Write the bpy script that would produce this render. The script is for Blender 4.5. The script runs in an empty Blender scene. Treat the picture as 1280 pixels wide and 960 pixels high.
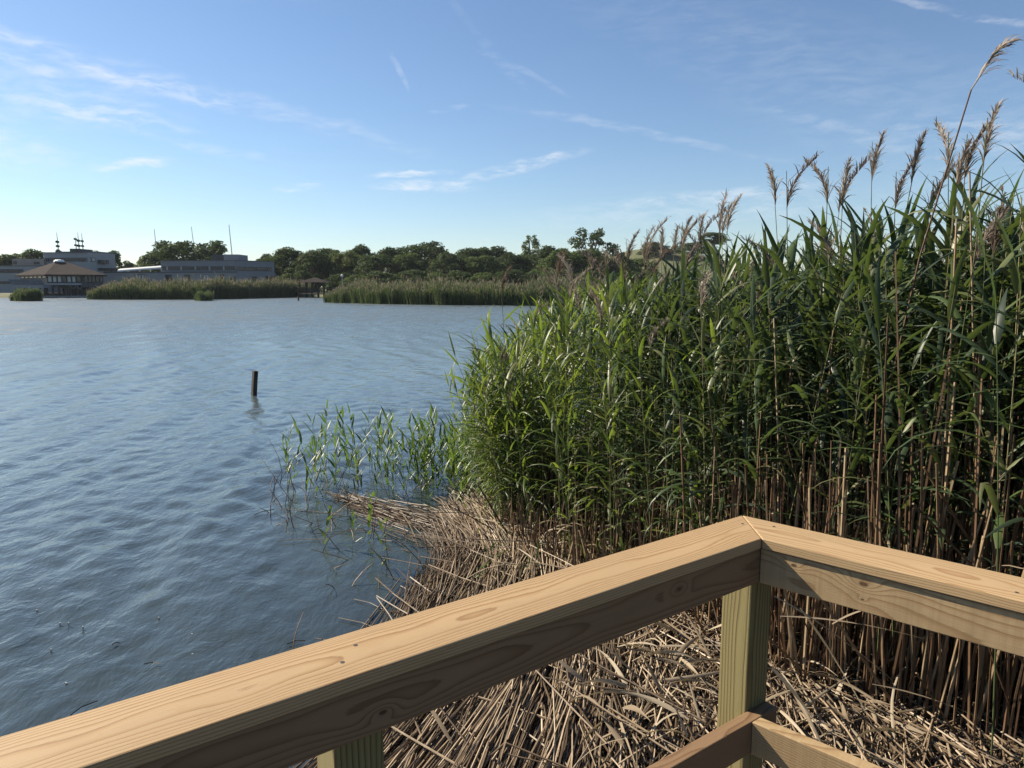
import bpy, math, random
import numpy as np
from mathutils import Vector, Matrix, Euler

random.seed(7); rng = np.random.default_rng(7)
scene = bpy.context.scene
COL = scene.collection
R = math.radians

# ------------------------------------------------------------------ camera, sun, sky, exposure
EYE = 2.4                      # eye height above the water, metres
FPX = 887.0                    # focal length in photo pixels (1280 wide)
PITCH = math.atan(122 / FPX)   # camera tilted down
CP, SP = math.cos(PITCH), math.sin(PITCH)
cam_d = bpy.data.cameras.new('camera'); cam = bpy.data.objects.new('camera', cam_d); COL.objects.link(cam)
cam.location = (0, 0, EYE); cam.rotation_euler = (R(90) - PITCH, 0, 0)
cam_d.sensor_width = 36; cam_d.lens = 36 * FPX / 1280
cam_d.clip_start = 0.02; cam_d.clip_end = 6000
scene.camera = cam

SUN_H = Vector((-0.90, 0.43)).normalized(); SUN_EL = R(35)
SUN_DIR = Vector((SUN_H.x * math.cos(SUN_EL), SUN_H.y * math.cos(SUN_EL), math.sin(SUN_EL)))
sun_d = bpy.data.lights.new('sun', 'SUN'); sun = bpy.data.objects.new('sun', sun_d); COL.objects.link(sun)
sun_d.energy = 5.0; sun_d.angle = R(0.53); sun_d.color = (1.0, 0.88, 0.70)
sun.rotation_euler = SUN_DIR.to_track_quat('Z', 'Y').to_euler(); sun.location = (-20, 10, 30)

scene.view_settings.view_transform = 'Standard'; scene.view_settings.look = 'None'
scene.view_settings.gamma = 1; scene.view_settings.exposure = 1.1
scene.view_settings.use_curve_mapping = False
scene.cycles.max_bounces = 6; scene.cycles.diffuse_bounces = 3; scene.cycles.glossy_bounces = 3
scene.cycles.transmission_bounces = 4; scene.cycles.transparent_max_bounces = 6


def ray(u, v):
    a, b = (u - 640) / FPX, (v - 480) / FPX
    return np.array([a, CP - b * SP, -SP - b * CP])


def on_z(u, v, z):             # the point at height z seen at photo pixel u, v
    d = ray(u, v); t = (z - EYE) / d[2]
    return np.array([0, 0, EYE]) + d * t


def at_y(u, v, y):             # the point at forward distance y seen at u, v
    d = ray(u, v); return np.array([0, 0, EYE]) + d * (y / d[1])


class NT:                      # small node helper
    def __init__(s, tree): s.t = tree; s.n = tree.nodes; s.l = tree.links

    def put(s, sock, val):
        if isinstance(val, bpy.types.NodeSocket): s.l.new(val, sock)
        elif val is not None: sock.default_value = val

    def new(s, typ, **props):
        n = s.n.new(typ)
        for k, v in props.items(): setattr(n, k, v)
        return n

    def math(s, op, a, b=None, c=None, clamp=False):
        n = s.new('ShaderNodeMath', operation=op, use_clamp=clamp)
        s.put(n.inputs[0], a); s.put(n.inputs[1], b)
        if c is not None: s.put(n.inputs[2], c)
        return n.outputs[0]

    def vmath(s, op, a, b=None):
        n = s.new('ShaderNodeVectorMath', operation=op)
        s.put(n.inputs[0], a)
        if b is not None: s.put(n.inputs[1], b)
        return n.outputs['Value'] if op in ('DOT_PRODUCT', 'LENGTH', 'DISTANCE') else n.outputs[0]

    def noise(s, vec, scale, detail=2, rough=.5, dist=0, dim='3D', out='Fac'):
        n = s.new('ShaderNodeTexNoise', noise_dimensions=dim)
        if vec is not None: s.put(n.inputs['Vector'], vec)
        n.inputs['Scale'].default_value = scale; n.inputs['Detail'].default_value = detail
        n.inputs['Roughness'].default_value = rough; n.inputs['Distortion'].default_value = dist
        return n.outputs[out]

    def ramp(s, fac, stops, interp='LINEAR', k=.8):
        n = s.new('ShaderNodeValToRGB'); s.put(n.inputs[0], fac); r = n.color_ramp; r.interpolation = interp
        while len(r.elements) < len(stops): r.elements.new(0.5)
        for e, (p, c) in zip(r.elements, stops):
            e.position = p; e.color = (*(x * k for x in c[:3]), 1)
        return n.outputs[0]

    def mix(s, fac, a, b, blend='MIX'):
        n = s.new('ShaderNodeMix', data_type='RGBA', blend_type=blend)
        s.put(n.inputs['Factor'], fac)
        s.put(n.inputs['A'], (*a, 1) if isinstance(a, tuple) and len(a) == 3 else a)
        s.put(n.inputs['B'], (*b, 1) if isinstance(b, tuple) and len(b) == 3 else b)
        return n.outputs['Result']

    def maprange(s, v, a, b, c, d, smooth=False):
        n = s.new('ShaderNodeMapRange', interpolation_type='SMOOTHSTEP' if smooth else 'LINEAR')
        for i, x in enumerate((v, a, b, c, d)): s.put(n.inputs[i], x)
        return n.outputs[0]

    def mapping(s, vec, scale=(1, 1, 1), rot=(0, 0, 0), loc=(0, 0, 0)):
        n = s.new('ShaderNodeMapping'); s.put(n.inputs[0], vec)
        n.inputs['Location'].default_value = loc; n.inputs['Rotation'].default_value = rot; n.inputs['Scale'].default_value = scale
        return n.outputs[0]


def build_world():
    w = bpy.data.worlds.new('World'); scene.world = w; w.use_nodes = True
    w.node_tree.nodes.clear(); T = NT(w.node_tree)
    sky = T.new('ShaderNodeTexSky', sky_type='NISHITA'); sky.sun_disc = False
    sky.sun_elevation = SUN_EL; sky.sun_rotation = math.atan2(SUN_H.x, SUN_H.y)
    sky.air_density = 1.0; sky.dust_density = 0.2; sky.ozone_density = 4.2; sky.altitude = 0
    d = T.new('ShaderNodeTexCoord').outputs['Generated']
    warp = T.vmath('SUBTRACT', T.noise(d, 9, 4, .6, out='Color'), (0.5, 0.5, 0.5))
    sc = T.new('ShaderNodeVectorMath', operation='SCALE'); T.put(sc.inputs[0], warp); sc.inputs['Scale'].default_value = .03
    dw = T.vmath('ADD', d, sc.outputs[0])
    wisp = T.noise(T.mapping(dw, (16, 16, 75), (R(10), 0, 0)), 1.6, 6, .62)
    wisp = T.maprange(wisp, .34, .72, 0.0, 1.0, True)
    # cirrus wisps: where they stand in the sky, length, width, slant, strength
    streaks = [(40, 55, 75, 8, 20, .3), (12, 72, 55, 7, 20, .42), (270, 120, 230, 13, 15, .3), (190, 106, 80, 10, 12, .35),
               (40, 118, 130, 28, 8, .35), (130, 143, 85, 8, 10, .42), (250, 181, 90, 5, 14, .3), (172, 205, 40, 6, -10, .9),
               (370, 236, 26, 4, -3, .8), (517, 217, 48, 4, -2, .8), (535, 233, 62, 7, 0, .85), (655, 208, 78, 7, -13, .8),
               (498, 88, 24, 4, 60, .25), (610, 58, 70, 6, 50, .10), (655, 92, 60, 4, 28, .16), (562, 132, 20, 3, -10, .4),
               (810, 167, 170, 5, 11, .25), (880, 262, 200, 20, -3, .3), (1080, 172, 110, 8, 18, .16), (970, 110, 330, 40, 28, .08),
               (1150, 110, 260, 40, 20, .09), (1190, 13, 120, 3.5, 11, .4), (150, 304, 75, 6, 1, .6), (930, 240, 130, 7, -6, .35),
               (-200, 140, 190, 20, 12, .5), (1450, 200, 220, 22, 8, .4), (1600, 60, 200, 20, 20, .4), (-380, 40, 220, 20, 18, .5)]
    total = None
    for (u, v, L, W, ang, st) in streaks:
        c = Vector(ray(u, v)).normalized()
        ca, sa = math.cos(R(ang)), math.sin(R(ang))
        e1 = Vector(ray(u + ca, v + sa)) - Vector(ray(u, v)); e1 = (e1 - c * e1.dot(c)).normalized()
        e2 = c.cross(e1).normalized()
        du = T.math('MULTIPLY', T.vmath('DOT_PRODUCT', dw, tuple(e1)), FPX / L)
        dv = T.math('MULTIPLY', T.vmath('DOT_PRODUCT', dw, tuple(e2)), FPX / W)
        q = T.math('ADD', T.math('MULTIPLY', du, du), T.math('MULTIPLY', dv, dv))
        m = T.math('MULTIPLY', T.maprange(q, 0, 1.6, st, 0, True), T.math('GREATER_THAN', T.vmath('DOT_PRODUCT', d, tuple(c)), .3))
        total = m if total is None else T.math('ADD', total, m)
    broad = T.maprange(T.noise(T.mapping(dw, (3, 3, 12)), 1.2, 5, .6), .5, .85, 0, .035, True)
    fac = T.math('ADD', T.math('MULTIPLY', T.math('MULTIPLY', total, wisp), .78), broad, clamp=True)
    col = T.mix(fac, sky.outputs[0], (7.2, 7.4, 7.8))
    bg = T.new('ShaderNodeBackground'); T.put(bg.inputs[0], col); bg.inputs[1].default_value = 0.062
    out = T.new('ShaderNodeOutputWorld'); T.l.new(bg.outputs[0], out.inputs[0])


build_world()

# ------------------------------------------------------------------ geometry helpers


class Geo:
    """collects quads and becomes ONE mesh"""
    def __init__(s): s.v = []; s.q = []; s.m = []; s.t = []; s.n = 0

    def add(s, v, q, mat=0, tint=0.0):
        v = np.asarray(v, float).reshape(-1, 3); q = np.asarray(q, np.int64).reshape(-1, 4)
        s.v.append(v); s.q.append(q + s.n); s.m.append(np.full(len(q), mat, np.int32))
        s.t.append(np.full(len(v), tint, np.float32)); s.n += len(v)

    def tri(s, a, b, c, mat=0):   # a triangle as a quad, split on its first edge
        a, b, c = np.array(a, float), np.array(b, float), np.array(c, float)
        s.add([a, (a + b) / 2, b, c], [(0, 1, 2, 3)], mat)

    def box(s, x0, x1, y0, y1, z0, z1, mat=0):
        v = [(x, y, z) for z in (z0, z1) for y in (y0, y1) for x in (x0, x1)]
        s.add(v, [(0, 2, 3, 1), (4, 5, 7, 6), (0, 1, 5, 4), (2, 6, 7, 3), (0, 4, 6, 2), (1, 3, 7, 5)], mat)

    def prism(s, foot, z0, z1, mat=0):   # foot: 4 plan points, counter-clockwise
        v = [(p[0], p[1], z0) for p in foot] + [(p[0], p[1], z1) for p in foot]
        s.add(v, [(3, 2, 1, 0), (4, 5, 6, 7), (0, 1, 5, 4), (1, 2, 6, 5), (2, 3, 7, 6), (3, 0, 4, 7)], mat)

    def mesh(s, name, mats, smooth=False, tint=False):
        me = bpy.data.meshes.new(name)
        V = np.concatenate(s.v); Q = np.concatenate(s.q); M = np.concatenate(s.m)
        me.vertices.add(len(V)); me.vertices.foreach_set('co', V.astype(np.float32).ravel())
        me.loops.add(len(Q) * 4); me.loops.foreach_set('vertex_index', Q.astype(np.int32).ravel())
        me.polygons.add(len(Q)); me.polygons.foreach_set('loop_start', np.arange(0, len(Q) * 4, 4, dtype=np.int32))
        for m in mats: me.materials.append(m)
        me.polygons.foreach_set('material_index', M)
        me.polygons.foreach_set('use_smooth', np.full(len(Q), bool(smooth)))
        if tint:
            a = me.attributes.new('tint', 'FLOAT', 'POINT'); a.data.foreach_set('value', np.concatenate(s.t))
        me.update(calc_edges=True); me.validate()
        return me

    def arrays(s): return np.concatenate(s.v), np.concatenate(s.q), np.concatenate(s.m)


def tube(pts, rad, sides=4, cap=False):
    pts = np.asarray(pts, float); n = len(pts); rad = np.broadcast_to(np.asarray(rad, float), (n,))
    t = np.gradient(pts, axis=0); t /= np.linalg.norm(t, axis=1)[:, None] + 1e-12
    ref = np.array([0, 0, 1.0]) if abs(t[0][2]) < .8 else np.array([1.0, 0, 0])
    a = np.cross(t, ref); a /= np.linalg.norm(a, axis=1)[:, None] + 1e-12
    b = np.cross(t, a)
    ang = np.arange(sides) * 2 * math.pi / sides
    v = pts[:, None, :] + rad[:, None, None] * (a[:, None, :] * np.cos(ang)[None, :, None] + b[:, None, :] * np.sin(ang)[None, :, None])
    i = np.arange(n - 1)[:, None] * sides; j = np.arange(sides)[None, :]; k = (j + 1) % sides
    q = np.stack([i + j, i + k, i + sides + k, i + sides + j], -1).reshape(-1, 4)
    if cap and sides == 4:
        q = np.concatenate([q, [[0, 3, 2, 1]], [[(n - 1) * 4 + x for x in (0, 1, 2, 3)]]])
    return v.reshape(-1, 3), q


def ribbon(pts, side, width, fold=0.0):
    """a blade: two vertices across, or three with a keel when fold > 0"""
    pts = np.asarray(pts, float); n = len(pts); side = np.asarray(side, float); w = np.asarray(width, float)[:, None] * .5
    if fold <= 0:
        v = np.stack([pts - side * w, pts + side * w], 1).reshape(-1, 3)
        i = np.arange(n - 1) * 2
        return v, np.stack([i, i + 1, i + 3, i + 2], -1)
    t = np.gradient(pts, axis=0); nrm = np.cross(side, t); nrm /= np.linalg.norm(nrm, axis=1)[:, None] + 1e-12
    v = np.stack([pts - side * w, pts - nrm * w * fold, pts + side * w], 1).reshape(-1, 3)
    i = np.arange(n - 1) * 3
    q = np.concatenate([np.stack([i, i + 1, i + 4, i + 3], -1), np.stack([i + 1, i + 2, i + 5, i + 4], -1)])
    return v, q


def leaf_arrays(base, az, el0, droop, length, width, segs=6, fold=.35, twist=0.0, sway=0.0):
    s = np.linspace(0, 1, segs + 1)
    el = el0 - droop * s ** 1.6; azs = az + sway * s
    d = np.stack([np.cos(el) * np.cos(azs), np.cos(el) * np.sin(azs), np.sin(el)], 1)
    pts = np.asarray(base, float) + np.concatenate([[[0, 0, 0]], np.cumsum((d[:-1] + d[1:]) / 2 * length / segs, 0)])
    side = np.stack([-np.sin(azs), np.cos(azs), np.zeros_like(azs)], 1)
    up = np.cross(d, side); tw = twist * s
    side = side * np.cos(tw)[:, None] + up * np.sin(tw)[:, None]
    w = width * (.35 + .65 * np.minimum(1, s / .18)) * (1 - s ** 2.2) + .0012
    return ribbon(pts, side, w, fold)


def link(name, me, parent=None):
    o = bpy.data.objects.new(name, me); COL.objects.link(o)
    if parent is not None: o.parent = parent
    return o


def tag(o, label=None, cat=None, group=None, kind=None):
    if label: o['label'] = label
    if cat: o['category'] = cat
    if group: o['group'] = group
    if kind: o['kind'] = kind
    return o


def empty(name, loc, label, cat, group=None, rz=0.0):
    o = bpy.data.objects.new(name, None); COL.objects.link(o); o.empty_display_size = .1
    o.location = loc; o.rotation_euler = (0, 0, rz)
    return tag(o, label, cat, group)


def in_poly(P, poly):
    x, y = P[:, 0], P[:, 1]; ins = np.zeros(len(P), bool); n = len(poly)
    for i in range(n):
        (x0, y0), (x1, y1) = poly[i], poly[(i + 1) % n]
        c = ((y0 > y) != (y1 > y)) & (x < (x1 - x0) * (y - y0) / (y1 - y0 + 1e-12) + x0)
        ins ^= c
    return ins


def line_dist(P, line):
    best = np.full(len(P), 1e9)
    for (a, b) in zip(line[:-1], line[1:]):
        a = np.array(a, float); b = np.array(b, float); ab = b - a
        t = np.clip(((P - a) @ ab) / (ab @ ab), 0, 1)
        best = np.minimum(best, np.linalg.norm(P - (a + t[:, None] * ab), axis=1))
    return best


def sdf(P, poly):
    d = line_dist(P, list(poly) + [poly[0]])
    return np.where(in_poly(P, poly), d, -d)


# ------------------------------------------------------------------ materials


def material(name):
    m = bpy.data.materials.new(name); m.use_nodes = True; T = NT(m.node_tree)
    b = T.n['Principled BSDF']
    return m, T, b


def simple(name, col, rough=.7, var=.15, scale=3.0, metallic=0, spec=.4, bump=0.0):
    m, T, b = material(name)
    c = T.new('ShaderNodeTexCoord').outputs['Object']
    f = T.noise(c, scale, 4, .6)
    lo = tuple(x * (1 - var) for x in col); hi = tuple(min(1, x * (1 + var)) for x in col)
    T.put(b.inputs['Base Color'], T.ramp(f, [(.3, lo), (.7, hi)]))
    b.inputs['Roughness'].default_value = rough; b.inputs['Metallic'].default_value = metallic
    b.inputs['Specular IOR Level'].default_value = spec
    if bump:
        n = T.new('ShaderNodeBump'); n.inputs['Strength'].default_value = bump; n.inputs['Distance'].default_value = .02
        T.put(n.inputs['Height'], f); T.put(b.inputs['Normal'], n.outputs[0])
    return m


def tint_fac(T, both=False):
    a = T.new('ShaderNodeAttribute', attribute_name='tint').outputs['Fac']
    r = T.new('ShaderNodeObjectInfo').outputs['Random']
    if both: return T.math('ADD', T.math('MULTIPLY', a, .6), T.math('MULTIPLY', r, .42), clamp=True)
    return T.math('ADD', a, T.math('MULTIPLY', T.math('LESS_THAN', a, .0001), r))


def leaf_material(name, stops, trans=.35, trans_col=(.16, .30, .03), rough=.42, spec=.45, both=False):
    m, T, b = material(name)
    f = tint_fac(T, both)
    c = T.new('ShaderNodeTexCoord').outputs['Object']
    f2 = T.math('ADD', f, T.math('MULTIPLY', T.math('SUBTRACT', T.noise(c, 7, 2), .5), .5), clamp=True)
    col = T.ramp(f2, stops)
    T.put(b.inputs['Base Color'], col); b.inputs['Roughness'].default_value = rough
    b.inputs['Specular IOR Level'].default_value = spec
    tr = T.new('ShaderNodeBsdfTranslucent')
    T.put(tr.inputs[0], T.mix(.6, col, tuple(x * .8 for x in trans_col)))
    mx = T.new('ShaderNodeMixShader'); mx.inputs[0].default_value = trans
    T.l.new(b.outputs[0], mx.inputs[1]); T.l.new(tr.outputs[0], mx.inputs[2])
    T.l.new(mx.outputs[0], T.n['Material Output'].inputs[0])
    return m


def stalk_material(name, stops, rough=.55, spec=.35):
    m, T, b = material(name)
    f = tint_fac(T); c = T.new('ShaderNodeTexCoord').outputs['Object']
    f2 = T.math('ADD', f, T.math('MULTIPLY', T.math('SUBTRACT', T.noise(c, 14, 3, .6), .5), .7), clamp=True)
    T.put(b.inputs['Base Color'], T.ramp(f2, stops)); b.inputs['Roughness'].default_value = rough
    b.inputs['Specular IOR Level'].default_value = spec
    return m


M = {}
M['leaf'] = leaf_material('reed_leaf', [(0, (.034, .053, .036)), (.45, (.052, .083, .040)), (.8, (.080, .122, .042)), (1, (.17, .175, .085))], .30, (.17, .25, .04), .42, .34)
M['fresh_leaf'] = leaf_material('fresh_reed_leaf', [(0, (.042, .074, .028)), (.45, (.072, .118, .030)), (.8, (.115, .17, .034)), (1, (.20, .21, .06))], .42, (.28, .40, .04), .42, .4)
M['young_leaf'] = leaf_material('young_reed_leaf', [(0, (.04, .08, .03)), (.6, (.06, .115, .03)), (1, (.12, .18, .04))], .4, (.22, .36, .04))
M['stem'] = stalk_material('green_stem', [(0, (.07, .10, .035)), (.5, (.14, .15, .06)), (1, (.25, .21, .11))])
M['plume'] = leaf_material('plume', [(0, (.16, .125, .105)), (.5, (.29, .24, .20)), (1, (.48, .42, .35))], .3, (.34, .25, .18), .8, .1)
M['stub'] = stalk_material('dry_standing_stalk', [(0, (.05, .026, .014)), (.35, (.12, .068, .036)), (.75, (.22, .14, .078)), (1, (.36, .27, .165))])
M['straw'] = stalk_material('fallen_stalk', [(0, (.065, .044, .028)), (.3, (.15, .106, .067)), (.7, (.30, .225, .148)), (1, (.50, .405, .29))])
M['dry_leaf'] = leaf_material('dry_leaf', [(0, (.22, .17, .115)), (.5, (.34, .275, .195)), (1, (.46, .39, .29))], .2, (.45, .36, .2), .7, .2)
M['far_reed'] = leaf_material('far_reed', [(0, (.06, .09, .05)), (.6, (.09, .12, .062)), (1, (.15, .165, .09))], .3, (.16, .24, .05), .6, .2)
M['far_plume'] = leaf_material('far_plume', [(0, (.22, .18, .14)), (1, (.38, .325, .26))], .3, (.36, .27, .2), .8, .1)
M['crown'] = leaf_material('tree_leaves', [(0, (.034, .054, .030)), (.5, (.056, .082, .036)), (1, (.095, .118, .048))], .25, (.12, .2, .03), .7, .12, True)
M['crown_light'] = leaf_material('pale_tree_leaves', [(0, (.06, .09, .035)), (.5, (.085, .12, .042)), (1, (.13, .16, .06))], .3, (.18, .26, .05), .7, .12, True)
M['bark'] = simple('bark', (.10, .085, .065), .9, .4, 6, bump=.4)
M['mud'] = simple('mud', (.045, .035, .024), .8, .5, 4, bump=.5)
M['white_wall'] = simple('pale_wall', (.32, .335, .36), .8, .06, .5)
M['grey_wall'] = simple('grey_wall', (.25, .265, .29), .8, .07, .5)
M['tan_wall'] = simple('tan_wall', (.30, .275, .24), .8, .08, .5)
M['dark_trim'] = simple('dark_trim', (.06, .062, .07), .6, .2, 1)
M['roof_shingle'] = simple('shingle_roof', (.048, .041, .040), .95, .25, 2.5, 0, .04)
M['roof_tar'] = simple('flat_roof', (.16, .16, .17), .85, .1, .6)
M['metal_roof'] = simple('pale_metal_roof', (.62, .64, .63), .45, .06, .8, .3)
M['white_paint'] = simple('white_paint', (.78, .78, .76), .5, .04, 2)
M['mast_metal'] = simple('mast_metal', (.45, .46, .48), .45, .1, 2, .6)
M['dark_wood'] = simple('weathered_dark_wood', (.05, .043, .037), .85, .4, 9, bump=.5)
M['brown_wood'] = simple('weathered_brown_wood', (.13, .095, .075), .8, .3, 3)
M['awning'] = simple('blue_grey_canvas', (.13, .15, .19), .8, .2, 1.2)
M['foam'] = simple('floating_bits', (.55, .52, .46), .8, .2, 20)
m_, T_, b_ = material('window_glass'); b_.inputs['Base Color'].default_value = (.03, .036, .045, 1)
b_.inputs['Roughness'].default_value = .12; M['glass'] = m_
m_, T_, b_ = material('curtained_glass'); b_.inputs['Base Color'].default_value = (.36, .38, .38, 1)
b_.inputs['Roughness'].default_value = .2; M['pale_glass'] = m_


def ground_material():
    m, T, b = material('ground')
    p = T.new('ShaderNodeNewGeometry').outputs['Position']
    sx = T.new('ShaderNodeSeparateXYZ'); T.put(sx.inputs[0], p)
    grass = T.ramp(T.noise(p, .25, 6, .65), [(.3, (.07, .09, .03)), (.55, (.11, .12, .045)), (.8, (.17, .155, .075))])
    mud = T.ramp(T.noise(p, 6, 5, .65), [(.3, (.03, .022, .015)), (.7, (.085, .062, .042))])
    far = T.maprange(T.vmath('LENGTH', p), 60, 80, 0, 1)
    T.put(b.inputs['Base Color'], T.mix(far, mud, grass)); b.inputs['Roughness'].default_value = .9
    bp = T.new('ShaderNodeBump'); bp.inputs['Strength'].default_value = .6; bp.inputs['Distance'].default_value = .03
    T.put(bp.inputs['Height'], T.noise(p, 25, 4, .6)); T.put(b.inputs['Normal'], bp.outputs[0])
    return m


def water_material():
    m, T, b = material('lake_water')
    p = T.new('ShaderNodeNewGeometry').outputs['Position']
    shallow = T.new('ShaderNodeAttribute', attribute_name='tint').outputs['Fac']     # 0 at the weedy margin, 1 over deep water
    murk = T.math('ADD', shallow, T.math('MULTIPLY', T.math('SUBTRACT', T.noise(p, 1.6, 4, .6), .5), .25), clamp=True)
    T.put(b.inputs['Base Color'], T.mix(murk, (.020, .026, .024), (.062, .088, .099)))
    gust = T.noise(T.mapping(p, (.10, .42, 1)), 1.0, 4, .62); dash = T.noise(T.mapping(p, (1.3, .22, 1), (0, 0, R(4))), 1.0, 3, .6)
    ruf = T.math('MULTIPLY', T.maprange(gust, .3, .7, .72, 1.25), T.maprange(dash, .32, .68, .6, 1.4))
    T.put(b.inputs['Roughness'], T.math('MULTIPLY', T.maprange(T.vmath('LENGTH', p), 7, 60, .045, .42), ruf)); b.inputs['IOR'].default_value = 1.5
    n1 = T.noise(T.mapping(p, (1, .55, 1), (0, 0, R(8))), 3.2, 4, .6, .4)
    n2 = T.noise(T.mapping(p, (1, .6, 1), (0, 0, R(-25))), 9, 4, .62, .3)
    n3 = T.noise(T.mapping(p, (1, .6, 1), (0, 0, R(20))), 28, 2, .5)
    h = T.math('ADD', T.math('MULTIPLY', n1, .050), T.math('ADD', T.math('MULTIPLY', n2, .021), T.math('MULTIPLY', n3, .0012)))
    patch = T.maprange(T.noise(T.mapping(p, (1, .35, 1)), .12, 3), .35, .7, .55, 1.15)
    bp = T.new('ShaderNodeBump'); bp.inputs['Distance'].default_value = 1.0
    T.put(bp.inputs['Strength'], T.math('MULTIPLY', patch, T.maprange(T.vmath('LENGTH', p), 8, 70, .55, .34))); T.put(bp.inputs['Height'], h)
    T.put(b.inputs['Normal'], bp.outputs[0])
    return m


def wood_material(name, light, mid, dark, ring=(.02, -.05), freq=170, seed=0.0, knots=(), face='top', saw=0.0, wob=.028):
    """growth rings of a pine board: x runs along the board in the object's own space"""
    light, mid, dark = (tuple(x_ * .8 for x_ in q_) for q_ in (light, mid, dark))
    m, T, b = material(name)
    c = T.new('ShaderNodeTexCoord').outputs['Object']
    s = T.new('ShaderNodeSeparateXYZ'); T.put(s.inputs[0], c); x, y, z = s.outputs
    along = T.mapping(c, (1.6, 5, 5), loc=(seed, seed * 1.7, 0))
    w1 = T.math('MULTIPLY', T.math('SUBTRACT', T.noise(along, 1.0, 2, .5), .5), wob * 2)
    w2 = T.math('MULTIPLY', T.math('SUBTRACT', T.noise(T.mapping(c, (2.2, 6, 6), loc=(seed + 9, 3, seed)), 1.0, 2, .5), .5), wob * 2)
    a = T.math('SUBTRACT', T.math('ADD', y, w1), ring[0]); d = T.math('SUBTRACT', T.math('ADD', z, w2), ring[1])
    r = T.math('SQRT', T.math('ADD', T.math('MULTIPLY', a, a), T.math('MULTIPLY', d, d)))
    core = None
    for (kx, kc, size) in knots:
        dx = T.math('MULTIPLY', T.math('SUBTRACT', x, kx), .5)
        dc = T.math('SUBTRACT', y if face == 'top' else z, kc)
        q = T.math('DIVIDE', T.math('ADD', T.math('MULTIPLY', dx, dx), T.math('MULTIPLY', dc, dc)), size * size)
        g = T.math('EXPONENT', T.math('MULTIPLY', q, -1.0))
        r = T.math('ADD', r, T.math('MULTIPLY', g, size * .9))
        k = T.maprange(T.math('SQRT', q), .15, .34, 1, 0, True)
        core = k if core is None else T.math('MAXIMUM', core, k)
    fine = T.noise(T.mapping(c, (7, 520, 520), loc=(seed, 0, 0)), 1.0, 3, .6)
    r = T.math('ADD', r, T.math('MULTIPLY', fine, .0012))
    ph = T.math('FRACT', T.math('MULTIPLY', r, freq))
    col = T.ramp(ph, [(0, light), (.45, light), (.72, mid), (.9, dark), (.97, dark), (1.0, light)], k=1)
    blot = T.noise(T.mapping(c, (2.5, 14, 14), loc=(seed * 3, 0, 0)), 1.0, 4, .6)
    col = T.mix(T.maprange(blot, .3, .75, 0, .45), col, tuple(x_ * .72 for x_ in light), 'MIX')
    col = T.mix(T.maprange(fine, .35, .75, .0, .35), col, mid)
    if core is not None: col = T.mix(core, col, (.06, .03, .015))
    crack = T.noise(T.mapping(c, (4.5, 240, 240), loc=(seed * 5, 1, 0)), 1.0, 2, .5)
    col = T.mix(T.maprange(crack, .70, .78, 0, .65), col, tuple(x_ * .35 for x_ in dark))
    grime = T.noise(T.mapping(c, (9, 22, 22), loc=(seed, 4, 2)), 1.0, 5, .7)
    col = T.mix(T.maprange(grime, .56, .8, 0, .35), col, tuple(x_ * .62 for x_ in mid))
    if saw:
        sw = T.noise(T.mapping(c, (95, 4, 4)), 1.0, 2, .6)
        col = T.mix(T.maprange(sw, .35, .7, 0, saw), col, tuple(x_ * .6 for x_ in mid))
    spot = T.maprange(T.noise(T.mapping(c, (30, 60, 60), loc=(seed, 7, 0)), 1.0, 2), .70, .80, 0, .5)
    col = T.mix(spot, col, dark)
    T.put(b.inputs['Base Color'], col); b.inputs['Roughness'].default_value = .62; b.inputs['Specular IOR Level'].default_value = .3
    bp = T.new('ShaderNodeBump'); bp.inputs['Strength'].default_value = .5; bp.inputs['Distance'].default_value = .0012
    T.put(bp.inputs['Height'], T.math('ADD', T.math('MULTIPLY', ph, -.5), T.math('MULTIPLY', fine, .9)))
    T.put(b.inputs['Normal'], bp.outputs[0])
    return m


# ------------------------------------------------------------------ plan of the near bank
REED_LINE = [(-.20, 7.9), (-.14, 7.1), (.02, 6.35), (.3, 5.65), (.75, 5.0), (1.12, 4.45), (1.6, 3.75), (2.2, 3.3), (2.9, 2.75), (3.1, 2.0), (3.5, 1.1), (4.2, .2), (5.0, -.7), (5.8, -1.6), (6.6, -3)]
BED = REED_LINE + [(30, -4), (60, 40), (40, 70), (8, 34), (2.9, 20), (1.55, 13), (.7, 10), (.02, 8.8)]
BANK = [(-.75, 1.6), (-.86, 3.2), (-.84, 4.4), (-.72, 5.1), (-.54, 5.9), (-.6, 6.6), (-.5, 7.3), (-.40, 8.2), (.5, 10.2), (1.5, 13), (2.9, 20.2), (8, 34.5), (40, 72), (62, 40), (30, -12), (-1, -12)]


def bank_height(P):
    d = sdf(P, BANK)
    return np.where(d > -.6, np.where(d > 0, .03 + np.clip(d, 0, .5) / .5 * .10, .03 + d * 1.5), -.9)


def far_shore(x):              # y of the far shore
    return np.interp(x, [-400, -120, -95, -60, -42, -36, 0, 60, 300], [140, 150, 158, 160, 160, 152, 135, 125, 120])


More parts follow.
